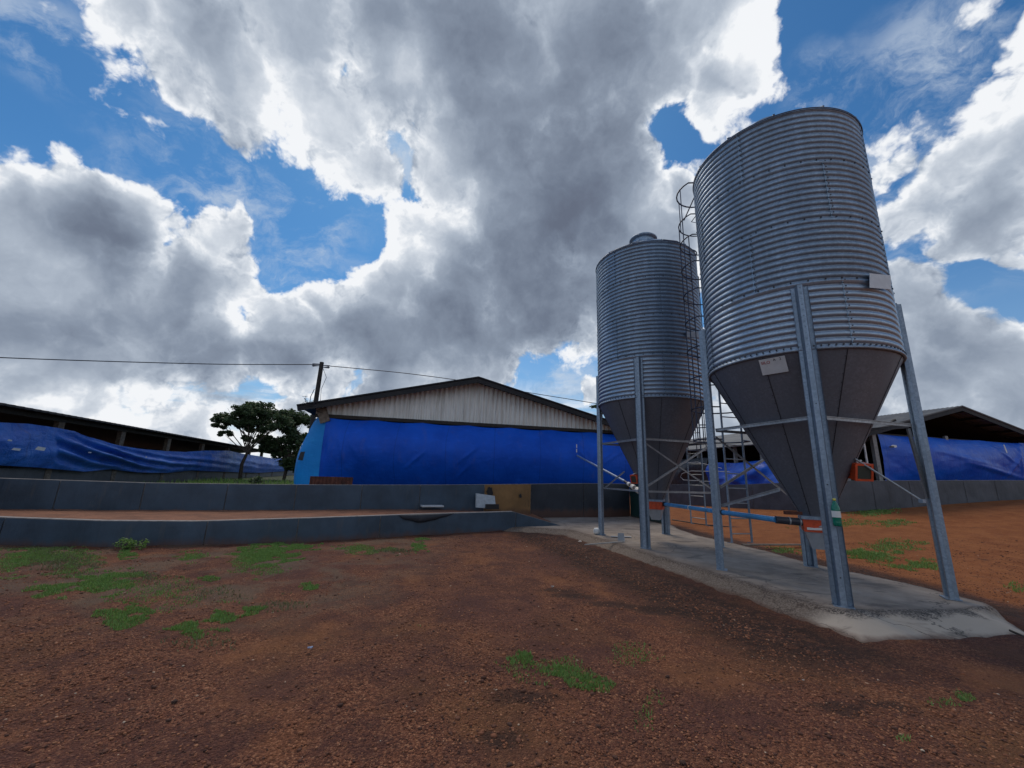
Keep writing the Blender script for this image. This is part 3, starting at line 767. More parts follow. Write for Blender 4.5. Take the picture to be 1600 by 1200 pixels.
# tangled wire and broken gutter at left eave
m=MB(); e=left-g_*EO-a_*OV+Z*(EZL-.2*EO)
rng=random.Random(5)
for k_ in range(6):
    pts=[e+g_*rng.uniform(0,.5)+Z*rng.uniform(-.05,.05)]
    for q_ in range(6): pts.append(pts[-1]+g_*rng.uniform(-.12,.2)+Z*rng.uniform(-.02,.12)*(1 if q_<3 else -1)+a_*rng.uniform(-.1,.1))
    m.tube(pts,.008,5)
m.build('gutter_wire','cable',shed)
MB().bar(e+g_*.75-Z*.05+a_*.4,e+g_*.95-Z*.55+a_*.4,.35,.06,tuple(a_)).build('eave_bracket','wood_post',shed)
# small holes / window in side curtain, slit with wires in main
p=gp(478,714); q_=p-a_*.0
p=atplane(482,714,(cL.x-.62,cL.y+.75),(g_.x,g_.y)); 
m=MB(); c_=Vector(p)-a_*.55
pts=[c_+g_*x_+Z*z_ for x_,z_ in ((-.2,-.13),(.12,-.17),(.2,.1),(.05,.18),(-.15,.16))]
m.prism(pts,-a_*.01).build('curtain_patch','tarp_black',shed)
# rusty board leaning at the foot of the curtain
p=atplane(485,744,(left.x-a_.x*1.3,left.y-a_.y*1.3),(g_.x,g_.y)); p2=atplane(552,742,(left.x-a_.x*1.3,left.y-a_.y*1.3),(g_.x,g_.y))
ru=thing('corrugated_board',(p[0],p[1],.6),'rust red corrugated board leaning at the lower left corner of the blue curtain','board')
m=MB(); corrug_sheet(m,Vector((p[0],p[1],.55)),g_,float((Vector(p2)-Vector(p)).length),Z,p[2]-.55,.018,.12); o=m.build('board_sheet','rust_panel',ru); o.modifiers.new('t','SOLIDIFY').thickness=.01
# white notched slit where pipe enters
# ---------------------------------------------------------------- right shed
ap2=Vector((20.8,18.5,0)); ap2z=float(aty(1488,635,18.4)[2])
sh2=thing('livestock_shed',(ap2.x,ap2.y,.9),'right shed with open dark gable and glossy blue curtain above the grey wall','shed')
EZ2=3.62
shed_roof(sh2,ap2,(6.45,6.45),(EZ2,EZ2),ap2z,.35,60,.5,'roof_light',.05,True,'roof_dark')
l2=ap2-g_*6.45; r2=ap2+g_*6.45
# gloom inside is added: dark sheet under the roof, dark unseen walls
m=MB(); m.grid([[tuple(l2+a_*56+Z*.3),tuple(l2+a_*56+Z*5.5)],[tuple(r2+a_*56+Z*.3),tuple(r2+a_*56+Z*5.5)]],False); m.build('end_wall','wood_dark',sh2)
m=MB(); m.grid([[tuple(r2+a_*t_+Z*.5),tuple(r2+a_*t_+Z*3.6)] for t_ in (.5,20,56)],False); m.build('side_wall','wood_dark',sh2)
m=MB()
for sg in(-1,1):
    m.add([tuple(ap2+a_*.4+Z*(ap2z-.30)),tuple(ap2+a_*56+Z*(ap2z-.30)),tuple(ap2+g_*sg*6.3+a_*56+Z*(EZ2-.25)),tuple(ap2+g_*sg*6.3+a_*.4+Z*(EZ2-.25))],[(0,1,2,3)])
m.build('gloom_sheet','wood_dark',sh2)
gp2=lambda px,py: Vector(atplane(px,py,(l2.x-a_.x*.1,l2.y-a_.y*.1),(g_.x,g_.y)))
MB().bar(gp2(1360,677)+a_*.15,gp2(1600,696)+a_*.15+g_*3,.08,.12).build('beam','wood_dark',sh2)
A_=gp2(1371,678);B_=gp2(1592,692);Ab=gp2(1387,750);Bb=gp2(1596,750)
ct=curtain((A_.x,A_.y,0),(B_.x,B_.y,0),lambda s:A_.z+(B_.z-A_.z)*s-.04*abs(math.sin(s*9)),lambda s:1.75+.1*s,lambda s:.40*(1-.3*s)*min(1,.15+s*5),140,40,.028,9,.85,creases=[(.98,.0,.80,.9,.10,.10),(.9,.1,.93,.8,.05,.06),(.5,.55,.95,.9,.10,.12),(.3,.3,.8,.7,.06,.14),(.72,.1,.9,.6,.05,.07)])
ct.build('curtain','tarp_right',sh2)
MB().grid([[tuple(B_+g_*x_+Z*(-.0)),tuple(B_+g_*x_-Z*1.9)] for x_ in (0,)]+[[tuple(B_+g_*3.2),tuple(B_+g_*3.2-Z*1.9)]]).build('curtain','tarp_right',sh2)
def flap(px,py,w_,h_,mt,parent,gpf,name='torn_patch',rot=0,out_=.5):
    c_=gpf(px,py)-a_*out_; u=g_*math.cos(rot)+Z*math.sin(rot); v=Z*math.cos(rot)-g_*math.sin(rot)
    pts=[c_+u*(x_*w_)+v*(y_*h_) for x_,y_ in ((-.5,-.4),(.1,-.5),(.5,-.2),(.42,.4),(-.2,.5),(-.5,.2))]
    MB().prism(pts,-a_*.01).build(name,mt,parent)
flap(1384,698,.30,.12,'white_plastic',sh2,gp2,out_=.32); flap(1379,699,.28,.07,'black_plastic',sh2,gp2,out_=.36)
flap(1555,702,.07,.42,'white_plastic',sh2,gp2,rot=.25,out_=.34)
for px,mt,w_ in ((1361,'steel_post',.16),(1346,'white_plate',.05),(1470,'steel_post',.12),(1597,'steel_post',.1)):
    t_=gp2(px,668 if px<1400 else 650); MB().bar(Vector((t_.x,t_.y,EZ2+.2)),Vector((t_.x,t_.y,.7)),w_,w_).build('post',mt,sh2)
k0=gp2(1410,655); k1=gp2(1340,705); MB().bar(k0+a_*.3,k1+a_*.3,.1,.1).build('knee_brace','wood_dark',sh2)
# side along the passage: posts and low slumped curtain
def sidep(px,py,o_=0.0):
    q_=atplane(px,py,(l2.x-g_.x*o_,l2.y-g_.y*o_),(a_.x,a_.y)); return Vector(q_)
for px in (1320,1280,1236,1192,1150,1118,1092,1078):
    t_=sidep(px,720); MB().bar(Vector((t_.x,t_.y,EZ2)),Vector((t_.x,t_.y,.5)),.16,.16).build('post','steel_post',sh2)
S0=sidep(1325,720,.12); S1=sidep(1108,720,.12)
tl=[sidep(1325,700,.12).z,sidep(1230,716,.12).z,sidep(1190,718,.12).z,sidep(1140,724,.12).z,sidep(1108,722,.12).z]
ct=curtain((S1.x,S1.y,0),(S0.x,S0.y,0),lambda s:float(np.interp(1-s,[0,.3,.45,.75,1],tl)),lambda s:.8,lambda s:.25,90,18,.13,21,.8)
ct.build('side_curtain','tarp_right',sh2)
S2=sidep(1050,720,.12)
ct=curtain((S2.x,S2.y,0),(S1.x,S1.y,0),lambda s:S1.z+.2,lambda s:.6,lambda s:.2,40,14,.12,33,.8)
ct.build('side_curtain','tarp_black',sh2)['label']='dark sagging curtain end'
# ---------------------------------------------------------------- left shed
dl=Vector((-.30,.954,0)).normalized(); nl=Vector((dl.y,-dl.x,0))     # nl points towards the camera side
PL=Vector((-18.3,20.8,0))
lp=lambda px,py,o_=0: Vector(atplane(px,py,(PL.x+nl.x*o_,PL.y+nl.y*o_),(dl.x,dl.y)))
sh3=thing('livestock_shed',(-16.3,14.5,.45),'long low shed at left, faded crumpled blue curtain under its dark roof','shed')
EZ3=3.1; eo=.5
s0=-22; s1=44
m=MB(); 
def rp(s,o_,z): p=PL+dl*s+nl*o_; return (p.x,p.y,z)
RZ=3.8; WD=11.5
top=[];bot=[]
ns=[s0+(s1-s0)*i/400 for i in range(401)]
for s in ns:
    am=.02*math.cos(2*math.pi*s/.33)
    top.append([rp(s,eo,EZ3+am),rp(s,-WD/2,RZ+am),rp(s,-WD-eo,EZ3+am)]); bot.append([rp(s,eo,EZ3+am-.06),rp(s,-WD/2,RZ+am-.06),rp(s,-WD-eo,EZ3+am-.06)])
m.grid(top); m.grid(bot); m.grid([[a[0],c[0]] for a,c in zip(top,bot)]); m.grid([[a[2],c[2]] for a,c in zip(top,bot)])
m.build('roof','roof_dark',sh3)
MB().bar(rp(s0,.1,EZ3-.16),rp(s1,.1,EZ3-.16),.08,.14).build('beam','wood_dark',sh3)
MB().bar(rp(s0,-WD,EZ3-.16),rp(s1,-WD,EZ3-.16),.08,.14).build('beam','wood_dark',sh3)
for px in (85,187,262,317,358,392,412,432):
    q_=lp(px,690); MB().bar((q_.x,q_.y,EZ3-.1),(q_.x,q_.y,.4),.2,.2).build('post','wood_post',sh3)
for k_ in range(9):
    p=rp(-6+k_*5.2,-WD,0); MB().bar((p[0],p[1],EZ3-.1),(p[0],p[1],.4),.14,.14).build('post','wood_post',sh3)
TP=[(0,660),(45,662),(85,668),(115,674),(140,683),(165,690),(190,697),(225,702),(262,705),(290,706),(320,704),(345,704),(358,704),(380,709),(400,712),(425,716),(450,717)]
BP=[(0,727),(66,731),(132,737),(175,733),(215,738),(258,739),(300,735),(350,737),(400,739),(450,736)]
G=[]
for i in range(150):
    px=-40+492*i/149; yt=float(np.interp(px,[p[0] for p in TP],[p[1] for p in TP]))-(px<0)*px*-.0; yb=float(np.interp(px,[p[0] for p in BP],[p[1] for p in BP]))
    if px<0: yt+=px*.1; yb+=px*.06
    A_=lp(px,yt,.25); B_=lp(px,yb,.25); row=[]
    d_=(A_-PL).dot(dl)
    for j in range(22):
        h=j/21; z=A_.z+(B_.z-A_.z)*h; p=A_.lerp(B_,h)
        # folds radiate from the tie at the second post
        fx=(px-85)/150; fold=0
        if fx>0: 
            ang=h-.15-.55*fx; fold=.24*math.sin(ang*19)*math.exp(-abs(fx-.5)*1.6)*math.sin(math.pi*h)
        ex=fold+.10*float(fbm(d_*1.1+h*2,h*2.5,4))+.16*math.sin(math.pi*h)
        row.append((p.x+nl.x*ex,p.y+nl.y*ex,z))
    G.append(row)
MB().grid(G).build('curtain','tarp_old',sh3)
m=MB(); m.grid([[rp(s,.05,1.22),rp(s,.05,.3)] for s in (s0,0,s1)],False); m.grid([[rp(s,.05,1.22),rp(s,-.12,1.22)] for s in (s0,0,s1)],False); m.build('knee_wall','wall_grey',sh3)
m=MB(); m.grid([[rp(s,-WD,1.3),rp(s,-WD,.3)] for s in (s0,0,s1)],False); m.build('knee_wall','wall_grey',sh3)
m=MB(); m.grid([[rp(s,-WD,1.65),rp(s,-WD,1.3)] for s in (s0,0,s1)],False); m.build('curtain','tarp_old',sh3)
for (px,py,w_,h_) in ((25,702,.32,.08),(63,701,.42,.13),(15,688,.16,.05),(140,707,.18,.04),(228,714,.12,.07)):
    q_=lp(px,py,.62); pts=[q_+dl*(x_*w_)+Z*(z_*h_) for x_,z_ in ((-.5,-.3),(.4,-.5),(.5,.3),(-.3,.5))]; MB().prism(pts,nl*.01).build('torn_patch','board_white',sh3)
# ---------------------------------------------------------------- silos
def hat_leg(mb,c,rad,z0,z1,w=.215,d=.11,th=.006):
    """hat-section steel leg; rad = outward unit vector, c = point on the shell"""
    rad=Vector((rad[0],rad[1],0)); tn=Vector((-rad.y,rad.x,0)); c=Vector(c)
    prof=[(-w/2,.04),(-w/2,.0),(-w*.26,0),(-w*.14,d),(w*.14,d),(w*.26,0),(w/2,0),(w/2,.04)]
    out_=[c+tn*x_+rad*y_ for x_,y_ in prof]
    inn=[c+tn*x_*.985+rad*(y_-th) for x_,y_ in prof]
    poly=out_+inn[::-1]
    n=len(poly); V=[(p.x,p.y,z0) for p in poly]+[(p.x,p.y,z1) for p in poly]
    k=len(prof); F=[(i,(i+1)%n,n+(i+1)%n,n+i) for i in range(n)]
    for i in range(k-1): F+= [(i,i+1,n-2-i,n-1-i),(n+i,2*n-1-i,2*n-2-i,n+i+1)]
    mb.add(V,F)
ZR,ZT,ZL,RR=3.43,7.55,4.40,1.37
def silo(cx,cy,phi,label,lad_phi,cage_top,flags,CRD=.36):
    root=thing('feed_silo',(cx,cy,0),label,'silo','corrugated feed silos on the concrete pad')
    c=(cx,cy,0)
    # corrugated shell, four rings
    prof=[]; NC=40; pitch=(ZT-ZR)/NC
    for i in range(NC*8+1):
        z=ZR+pitch*i/8; ring=int(min(3,(z-ZR)/((ZT-ZR)/4)))
        prof.append((RR+.004*(ring%2)+.019*(2*abs(math.cos(math.pi*i/8))**.62-1),z))
    SH=MB(); nl_=NC*8//4; SH.cur=2; SH.lathe(c,prof[:nl_+1],128); SH.cur=0; SH.lathe(c,prof[nl_:],128)
    # rolled ring beam and top edge
    m=MB(); m.tube([(cx+(RR+.012)*math.cos(a),cy+(RR+.012)*math.sin(a),ZR-.005) for a in [2*math.pi*k/96 for k in range(96)]],.022,8,closed=True); m.build('rim_ring','galvanised_leg',root)
    m=MB(); m.tube([(cx+(RR+.015)*math.cos(a),cy+(RR+.015)*math.sin(a),ZT) for a in [2*math.pi*k/96 for k in range(96)]],.02,8,closed=True); m.build('eave_ring','dark_steel',root)
    # bolts: horizontal seams and vertical laps
    m=SH; m.cur=1
    def bolt(a,z,r=RR+.02,s=.011):
        ca,sa=math.cos(a),math.sin(a); m.box((cx+(r+.004)*ca,cy+(r+.004)*sa,z),(.016,s*1.7,s*1.7),a)
    seam=(ZT-ZR)/4
    for k in range(4):
        z=ZR+seam*k+.035
        nb=96 if k==0 else 40
        for i in range(nb): bolt(2*math.pi*(i+.3*k)/nb,z)
    for k in range(4):
        for l in range(4):
            a=phi+.42+l*math.pi/2+(k%2)*.75
            for j in range(20): bolt(a+(.012 if j%2 else -.012),ZR+seam*k+.06+j*pitch/2*1.0,RR+.014,.0085 if (k,l)!=(2,1) else .012)
    for k in range(4):
        for l in range(4):
            a=phi+.405+l*math.pi/2+(k%2)*.75; m.cur=0
            m.box((cx+(RR+.020)*math.cos(a),cy+(RR+.018)*math.sin(a),ZR+seam*(k+.5)),(.006,.012,seam*.96),a)
    m.build('shell',('galvanised','bolt','galvanised_new'),root)
    # hopper cone
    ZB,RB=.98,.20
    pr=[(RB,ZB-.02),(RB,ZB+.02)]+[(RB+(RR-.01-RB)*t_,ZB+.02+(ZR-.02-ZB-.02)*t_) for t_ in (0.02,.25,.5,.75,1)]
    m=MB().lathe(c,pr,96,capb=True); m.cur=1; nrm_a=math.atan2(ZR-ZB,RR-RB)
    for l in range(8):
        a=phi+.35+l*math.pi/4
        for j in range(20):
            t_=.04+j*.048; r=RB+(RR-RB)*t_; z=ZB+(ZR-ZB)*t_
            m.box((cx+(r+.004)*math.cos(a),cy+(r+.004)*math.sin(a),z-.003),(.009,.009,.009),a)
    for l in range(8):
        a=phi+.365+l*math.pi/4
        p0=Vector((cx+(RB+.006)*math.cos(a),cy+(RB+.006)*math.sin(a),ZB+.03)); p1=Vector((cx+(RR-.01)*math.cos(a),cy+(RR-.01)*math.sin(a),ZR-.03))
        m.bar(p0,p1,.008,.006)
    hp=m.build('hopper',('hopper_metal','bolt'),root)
    # roof cone and filler cap
    rf=MB().lathe(c,[(RR+.03,ZT-.02),(RR+.03,ZT+.01),(.36,ZT+.68),(.33,ZT+.70)],96)
    m=rf
    for l in range(12):
        a=l*math.pi/6; m.bar((cx+(RR+.02)*math.cos(a),cy+(RR+.02)*math.sin(a),ZT+.03),(cx+.37*math.cos(a),cy+.37*math.sin(a),ZT+.70),.03,.03)
    rf=m.build('roof','galvanised',root)
    MB().lathe(c,[(.33,ZT+.66),(.33,ZT+.86)],40).build('filler_neck','galvanised',rf)
    MB().lathe(c,[(.0,ZT+.865),(.39,ZT+.86),(.40,ZT+.90),(.36,ZT+.94),(.0,ZT+1.02)],40).build('filler_cap','galvanised_leg',rf)
    m=MB(); a=phi+1.0
    for rr_ in (RR+.05,):
        m.box((cx+rr_*math.cos(a),cy+rr_*math.sin(a),ZT+.05),(.12,.10,.12),a)
    # legs
    legs=[]
    for i in range(4):
        a=phi+i*math.pi/2; rad=(math.cos(a),math.sin(a)); pc=(cx+(RR+.022)*rad[0],cy+(RR+.022)*rad[1],0)
        m=MB(); hat_leg(m,pc,rad,.012,ZL); LEG=m
        m=MB(); m.box((pc[0]+rad[0]*.03,pc[1]+rad[1]*.03,.006),(.17,.215,.012),a); BP_=m
        m=LEG; m.cur=1
        for j in range(11): 
            z=ZL-.05-j*.088; q_=(pc[0]+rad[0]*(.105),pc[1]+rad[1]*(.105),z)
            m.tube([(q_[0],q_[1],z),(q_[0]+rad[0]*.005,q_[1]+rad[1]*.005,z)],.011,8)
        for z in (2.6,1.5,.35): m.tube([(pc[0]+rad[0]*.105,pc[1]+rad[1]*.105,z),(pc[0]+rad[0]*.112,pc[1]+rad[1]*.112,z)],.009,8)
        lg=m.build('leg',('galvanised_leg','bolt'),root); BP_.build('base_plate','galvanised_leg',lg); legs.append(Vector((pc[0]+rad[0]*.01,pc[1]+rad[1]*.01,0)))
    # braces
    def brace(i,z0,j,z1,mt='brace_metal',w_=.045,f0=0,f1=1,ln=.0):
        A,B=legs[i]+Z*z0,legs[j]+Z*z1; d=(B-A).normalized(); 
        P0=A.lerp(B,f0)+d*.09*(f0==0); P1=A.lerp(B,f1)-d*.09*(f1==1)
        m=MB(); m.bar(P0,P1,.010,w_); 
        m.bar(P0+Vector((0,0,w_/2)),P1+Vector((0,0,w_/2)),w_*.8,.008)
        m.build('brace',mt,root)
    for fl in flags['braces']: brace(*fl)
    # ladder with cage
    LW=.235; la=lad_phi; ra=Vector((math.cos(la),math.sin(la),0)); ta=Vector((-ra.y,ra.x,0)); LC=Vector((cx,cy,0))+ra*(RR+.24)
    lad=thing_part=MB()
    for sg in(-1,1):
        P=[LC+ta*(LW*sg)+Z*.34,LC+ta*(LW*sg)+Z*(ZT+.25)]
        P+=[LC-ra*.25+ta*(LW*sg)+Z*(ZT+.62),LC-ra*.95+ta*(LW*sg)+Z*(ZT+.92)]
        lad.tube(P,.021,8)
        lad.bar(P[0]+ra*.0,P[0]+ra*.10-Z*.02,.06,.01)
    lad=lad.build('ladder','galvanised_leg',root)
    z=.5; rung0=None
    while z<ZT+.2: MB().tube([LC-ta*LW+Z*z,LC+ta*LW+Z*z],.012,6).build('rung','brace_metal',lad); z+=.29
    for z in (ZR+.2,ZR+1.3,ZR+2.4,ZR+3.5):
        for sg in(-1,1): MB().tube([LC+ta*LW*sg+Z*z,LC+ta*LW*sg-ra*.2+Z*z],.014,6).build('standoff','dark_steel',lad)
    m=MB(); CR=CRD; zs=[2.35+.68*k for k in range(9)]; zs=[z for z in zs if z<cage_top]+[cage_top]
    ang=[math.pi*(-.5+k/16*1.0)*1.25 for k in range(17)]
    hoop=lambda t_:ra*(CR*.55+CR*math.cos(t_))+ta*(CR*math.sin(t_))
    for z in zs:
        pts=[LC-ta*LW+Z*z]+[LC+hoop(t_)+Z*z for t_ in ang]+[LC+ta*LW+Z*z]; m.tube(pts,.015,6)
    for t_ in (-1.5,-.75,0,.75,1.5):
        m.tube([LC+hoop(t_)+Z*zs[0],LC+hoop(t_)+Z*zs[-1]],.013,6)
    m.build('cage','dark_steel',lad)
    # loop rail at the ladder head
    m=MB(); t0=ZT+.95
    for sg in (-1,1):
        m.tube([LC+ta*.36*sg+Z*(cage_top),LC+ta*.36*sg+ra*.05+Z*t0,LC-ra*.5+ta*.3*sg+Z*(t0+.12),LC-ra*1.0+ta*.22*sg+Z*(t0+.05)],.014,6)
    m.tube([LC-ta*LW+Z*t0]+[LC+hoop(t_)+Z*t0 for t_ in ang]+[LC+ta*LW+Z*t0],.018,6)
    for t_ in (-1.5,-.5,.5,1.5): m.tube([LC+hoop(t_)+Z*(cage_top),LC+hoop(t_)+Z*t0],.012,6)
    for sg in (-1,1): m.tube([LC+hoop(1.5*sg)+Z*cage_top,LC+hoop(.2*sg)+Z*(cage_top+.42),LC+ta*LW*sg+Z*t0],.016,6)
    m.build('head_rail','dark_steel',lad)
    return root,legs
bR=[(3,2.42,0,2.42),(0,2.42,1,2.42),(1,2.42,2,2.42),(2,2.42,3,2.42),
    (3,1.05,0,1.60,'brace_metal',.045,0,.64),(3,2.35,2,1.05,'brace_metal',.03),(3,1.35,2,2.35,'brace_metal',.045),
    (1,2.36,1,1.4,'brace_metal',.04)]
bR=bR[:-1]
bL=[(3,2.42,0,2.42),(0,2.42,1,2.42),(1,2.42,2,2.42),(2,2.42,3,2.42),(0,2.38,1,1.25,'brace_metal',.03),(0,1.28,1,2.38,'brace_metal',.045),
    (0,1.22,1,1.22,'brace_metal',.04),(3,1.22,0,1.22,'brace_metal',.035),(3,1.15,0,2.0,'brace_metal',.03,.1,.6)]
RX,RY=4.99,6.785; LX,LY=3.78,10.69; PHI=-2.087
sR,legR=silo(RX,RY,PHI,'nearer silo at right, white plate on its shell and paper sign on its cone',R(103),ZT+.1,dict(braces=bR),.56)
sL,legL=silo(LX,LY,PHI,'farther silo beside the royal blue curtain, its round filler cap showing on top',R(28),ZT+.1,dict(braces=bL))
# leaning stay and loose rod on the nearer silo
rl=legR[1]
MB().bar(rl+Vector((-.10,.02,2.38)),rl+Vector((-.02,0,1.35)),.045,.03,(0,1,0)).build('brace','brace_metal',sR)
q0=aty(1336,717,RY-.55); q1=aty(1441,783,5.9)
MB().tube([q0,q1],.015,8).build('rod','brace_metal',sR)
MB().box(q1,(.07,.05,.05),.3).build('rod_end','galvanised_leg',sR)
# white plate on shell
def on_shell(cx,cy,r,px,py,cone=False):
    """point where the view line meets the silo surface"""
    rr=ray(px,py); best=None
    for k in range(1,6000):
        t_=3+k*.002; p=rr/rr[1]*t_+np.array([0,0,CAMZ]); rad=r
        if cone: rad=.20+(RR-.01-.20)*(p[2]-1.0)/(ZR-.02-1.0)
        if math.hypot(p[0]-cx,p[1]-cy)<=rad: return Vector(p)
    return Vector(p)
def plate_quad(px4,cx,cy,r,parent,name,mt,cone=False,off_=.03,th=.008):
    P=[on_shell(cx,cy,r,*q,cone=cone) for q in px4]
    c_=sum(P,Vector())/4; u=((P[1]-P[0])+(P[2]-P[3]))/2; v=((P[0]-P[3])+(P[1]-P[2]))/2
    n=u.cross(v).normalized(); 
    if n.dot(c_-Vector((0,0,CAMZ)))>0: n=-n
    c_=c_+n*off_
    Q=[c_-u/2+v/2,c_+u/2+v/2,c_+u/2-v/2,c_-u/2-v/2]
    o=MB().prism(Q,n*th).build(name,mt,parent); return o,c_+n*(th+.002),u,v,n
plate_quad([(1352,430),(1385,433),(1385,455),(1353,452)],RX,RY,RR+.02,sR,'shell_plate','white_plate',off_=.05)
o,c_,u,v,n=plate_quad([(1186,562),(1227,555),(1233,579),(1193,586)],RX,RY,RR,sR,'paper_sign','white_plate',cone=True,off_=.03)
# lettering on the sign: a red line SIL and small dark marks, partly hidden under the rim
def text(body,center,u,v,n,size,mt,parent,name='lettering'):
    cu=bpy.data.curves.new('t','FONT'); cu.body=body; cu.size=size; cu.align_x='LEFT'; cu.align_y='CENTER'; cu.extrude=.001
    to=bpy.data.objects.new('t',cu); C.objects.link(to); dg=bpy.context.evaluated_depsgraph_get(); me=bpy.data.meshes.new_from_object(to.evaluated_get(dg)); bpy.data.objects.remove(to)
    uu=u.normalized(); vv=n.cross(uu).normalized()
    if vv.dot(v)<0: vv=-vv
    mb=MB(); mb.add([center+uu*p.co.x+vv*p.co.y+n*(p.co.z+.001) for p in me.vertices],[tuple(p.vertices) for p in me.polygons])
    ob=mb.build(name,mt,parent); return ob
lw=u.length; lh=v.length
text('SILO',c_-u*.44+v*.26,u,v,n,lh*.25,'red_ink',o)
text('A   2',c_+u*.04+v*.36,u,v,n,lh*.22,'dark_ink',o)
# bracket plate on the farther silo
plate_quad([(1070,519),(1090,519),(1090,528),(1071,528)],LX,LY,RR+.02,sL,'bracket_plate','grey_plate',off_=.04)
# outlet boots under hoppers
def boot(root,cx,cy,rot,torn):
    MB().box((cx,cy,.975),(.42,.42,.05),rot).build('hopper_flange','galvanised_leg',root)
    b_=MB(); ca,sa=math.cos(rot),math.sin(rot)
    def ring(h,z): return [(cx+ca*x_*h-sa*y_*h,cy+sa*x_*h+ca*y_*h,z) for x_,y_ in((-1,-1),(1,-1),(1,1),(-1,1))]
    A=ring(.195,.95);B=ring(.185,.76); b_.add(A+B,[(0,1,5,4),(1,2,6,5),(2,3,7,6),(3,0,4,7),(4,5,6,7)]); bt=b_.build('outlet_collar','red_paint',root)
    b_=MB(); A=ring(.17,.757);B=ring(.10,.50); b_.add(A+B,[(0,1,2,3),(0,1,5,4),(1,2,6,5),(2,3,7,6),(3,0,4,7),(4,5,6,7)]); b_.build('outlet_boot','grey_plate',root)
    return bt
bt=boot(sR,RX,RY,PHI,True); boot(sL,LX,LY,PHI,False)
# torn white label on the red collar of the nearer silo, and slide handle
n_=Vector((math.cos(PHI),math.sin(PHI),0)); n_=Vector((math.cos(PHI),math.sin(PHI),0)); tt=Vector((-n_.y,n_.x,0))
bc=Vector((RX,RY,0))
fa=min([n_,tt,-n_,-tt],key=lambda q:q.dot(Vector((.6,.8,0)))); fb_=Vector((-fa.y,fa.x,0))
MB().prism([bc+fa*.197+fb_*x_+Z*z_ for x_,z_ in ((-.15,.79),(.1,.80),(.14,.83),(.02,.835),(-.05,.825),(-.15,.83))],fa*.004).build('torn_label','white_plastic',bt)
MB().prism([bc+fa*.197+fb_*x_+Z*z_ for x_,z_ in ((.0,.85),(.14,.82),(.15,.90),(.06,.88))],fa*.004).build('scratch_patch','grey_plate',bt)
hd=aty(1226,801,RY-.30); hd2=aty(1252,802,RY-.28)
MB().bar(hd,hd2,.05,.05).build('slide_handle','rust_panel',bt)
# red inspection boxes on the cones
def insp(root,cx,cy,ang,z,win,tilt=.3,s=.20,face=None):
    r=.20+(RR-.21)*(z-1.0)/(ZR-1.02); rad=Vector((math.cos(ang),math.sin(ang),0)); c_=Vector((cx,cy,z))+rad*(r+s*.42)
    rad=rad if face is None else Vector((math.cos(face),math.sin(face),0)); t_=Vector((-rad.y,rad.x,0)); ax=(rad*math.cos(tilt)-Z*math.sin(tilt)).normalized(); up_=t_.cross(ax); up_=-up_ if up_.z<0 else up_
    b_=MB(); b_.box(c_,(s*.9,s*1.1,s*1.15),axes=[ax,t_,up_]); ob=b_.build('inspection_box','red_paint',root)
    f=MB()
    for sgn in(-1,1):
        f.box(c_+ax*(s*.46)+t_*(sgn*s*.5),(.02,s*.14,s*1.2),axes=[ax,t_,up_]); f.box(c_+ax*(s*.46)+up_*(sgn*s*.53),(.02,s*.86,s*.14),axes=[ax,t_,up_])
    f.build('window_frame','red_paint',ob)
    MB().box(c_+ax*(s*.452),(.006,s*.84,s*.9),axes=[ax,t_,up_]).build('window_pane','window_glass',ob)
    MB().bar(c_+up_*s*.6-t_*.05,c_+up_*s*.75+t_*.02,.06,.02).build('lid_flap','white_plastic',ob)
    return ob
ang_i=math.atan2(5.72-RY-.0,6.05-RX+.0)
insp(sR,RX,RY,R(-48),1.72,True,.22,.22,R(-98))
insp(sL,LX,LY,R(190),1.50,False,.2,.18,R(215))
# ---------------------------------------------------------------- pipes
def pipething(name,pts,r,mt,label,cat,extra=()):
    o=thing(name,(pts[0][0],pts[0][1],0),label,cat); MB().tube(pts,r,16).build('pipe',mt,o)
    for (nm,p,rr,mm) in extra: MB().tube(p,rr,16).build(nm,mm,o)
    return o
a0=Vector((LX+.05,LY-.10,.62)); a1=Vector((RX-.12,RY+.10,.62))
e0=Vector(aty(1040,788,LY-.25)); e1=Vector(aty(1212,812,RY+.05)); e2=Vector(aty(1256,816,RY-.02))
pipething('auger_pipe',[e0,e1],.045,'blue_pipe','bright blue feed auger pipe joining the outlets of the two silos','pipe',
   [('pipe_sleeve',[e1,e1.lerp(e2,.93)],.058,'dark_pipe'),('pipe_end',[e0-(e1-e0).normalized()*.16,e0],.06,'dark_pipe'),
    ('clamp',[e1.lerp(e2,.45),e1.lerp(e2,.5)],.064,'brace_metal'),('clamp',[e1.lerp(e2,.82),e1.lerp(e2,.87)],.064,'brace_metal'),('clamp',[e0.lerp(e1,.3),e0.lerp(e1,.306)],.055,'white_plastic'),('clamp',[e0.lerp(e1,.62),e0.lerp(e1,.63)],.056,'dark_pipe')])
f0=Vector(atplane(902,712,(5.2-a_.x*.7,17.6-a_.y*.7),(g_.x,g_.y))); f1=Vector(aty(976,752,12.4)); f2=Vector(aty(1000,768,11.0))
pipething('auger_pipe',[f0,f1],.038,'pale_pipe','pale lilac feed pipe slanting from farther silo up to a slit in the blue curtain','pipe',
   [('pipe_coil',[f1,f1.lerp(f2,.9)],.035,'dark_pipe'),('pipe_joint',[f1.lerp(f2,.28),f1.lerp(f2,.38)],.06,'white_plastic'),('pipe_joint',[f1.lerp(f2,.55),f1.lerp(f2,.68)],.07,'white_plastic'),('pipe_joint',[f1.lerp(f2,.85),f1.lerp(f2,1)],.08,'white_plastic')])
for (px,py) in ((901,697),(901,704)):
    q_=Vector(atplane(px,py,(5.2-a_.x*.75,17.6-a_.y*.75),(g_.x,g_.y))); MB().box(q_,(.035,.01,.14),TH).build('curtain_slit','white_plastic',shed)
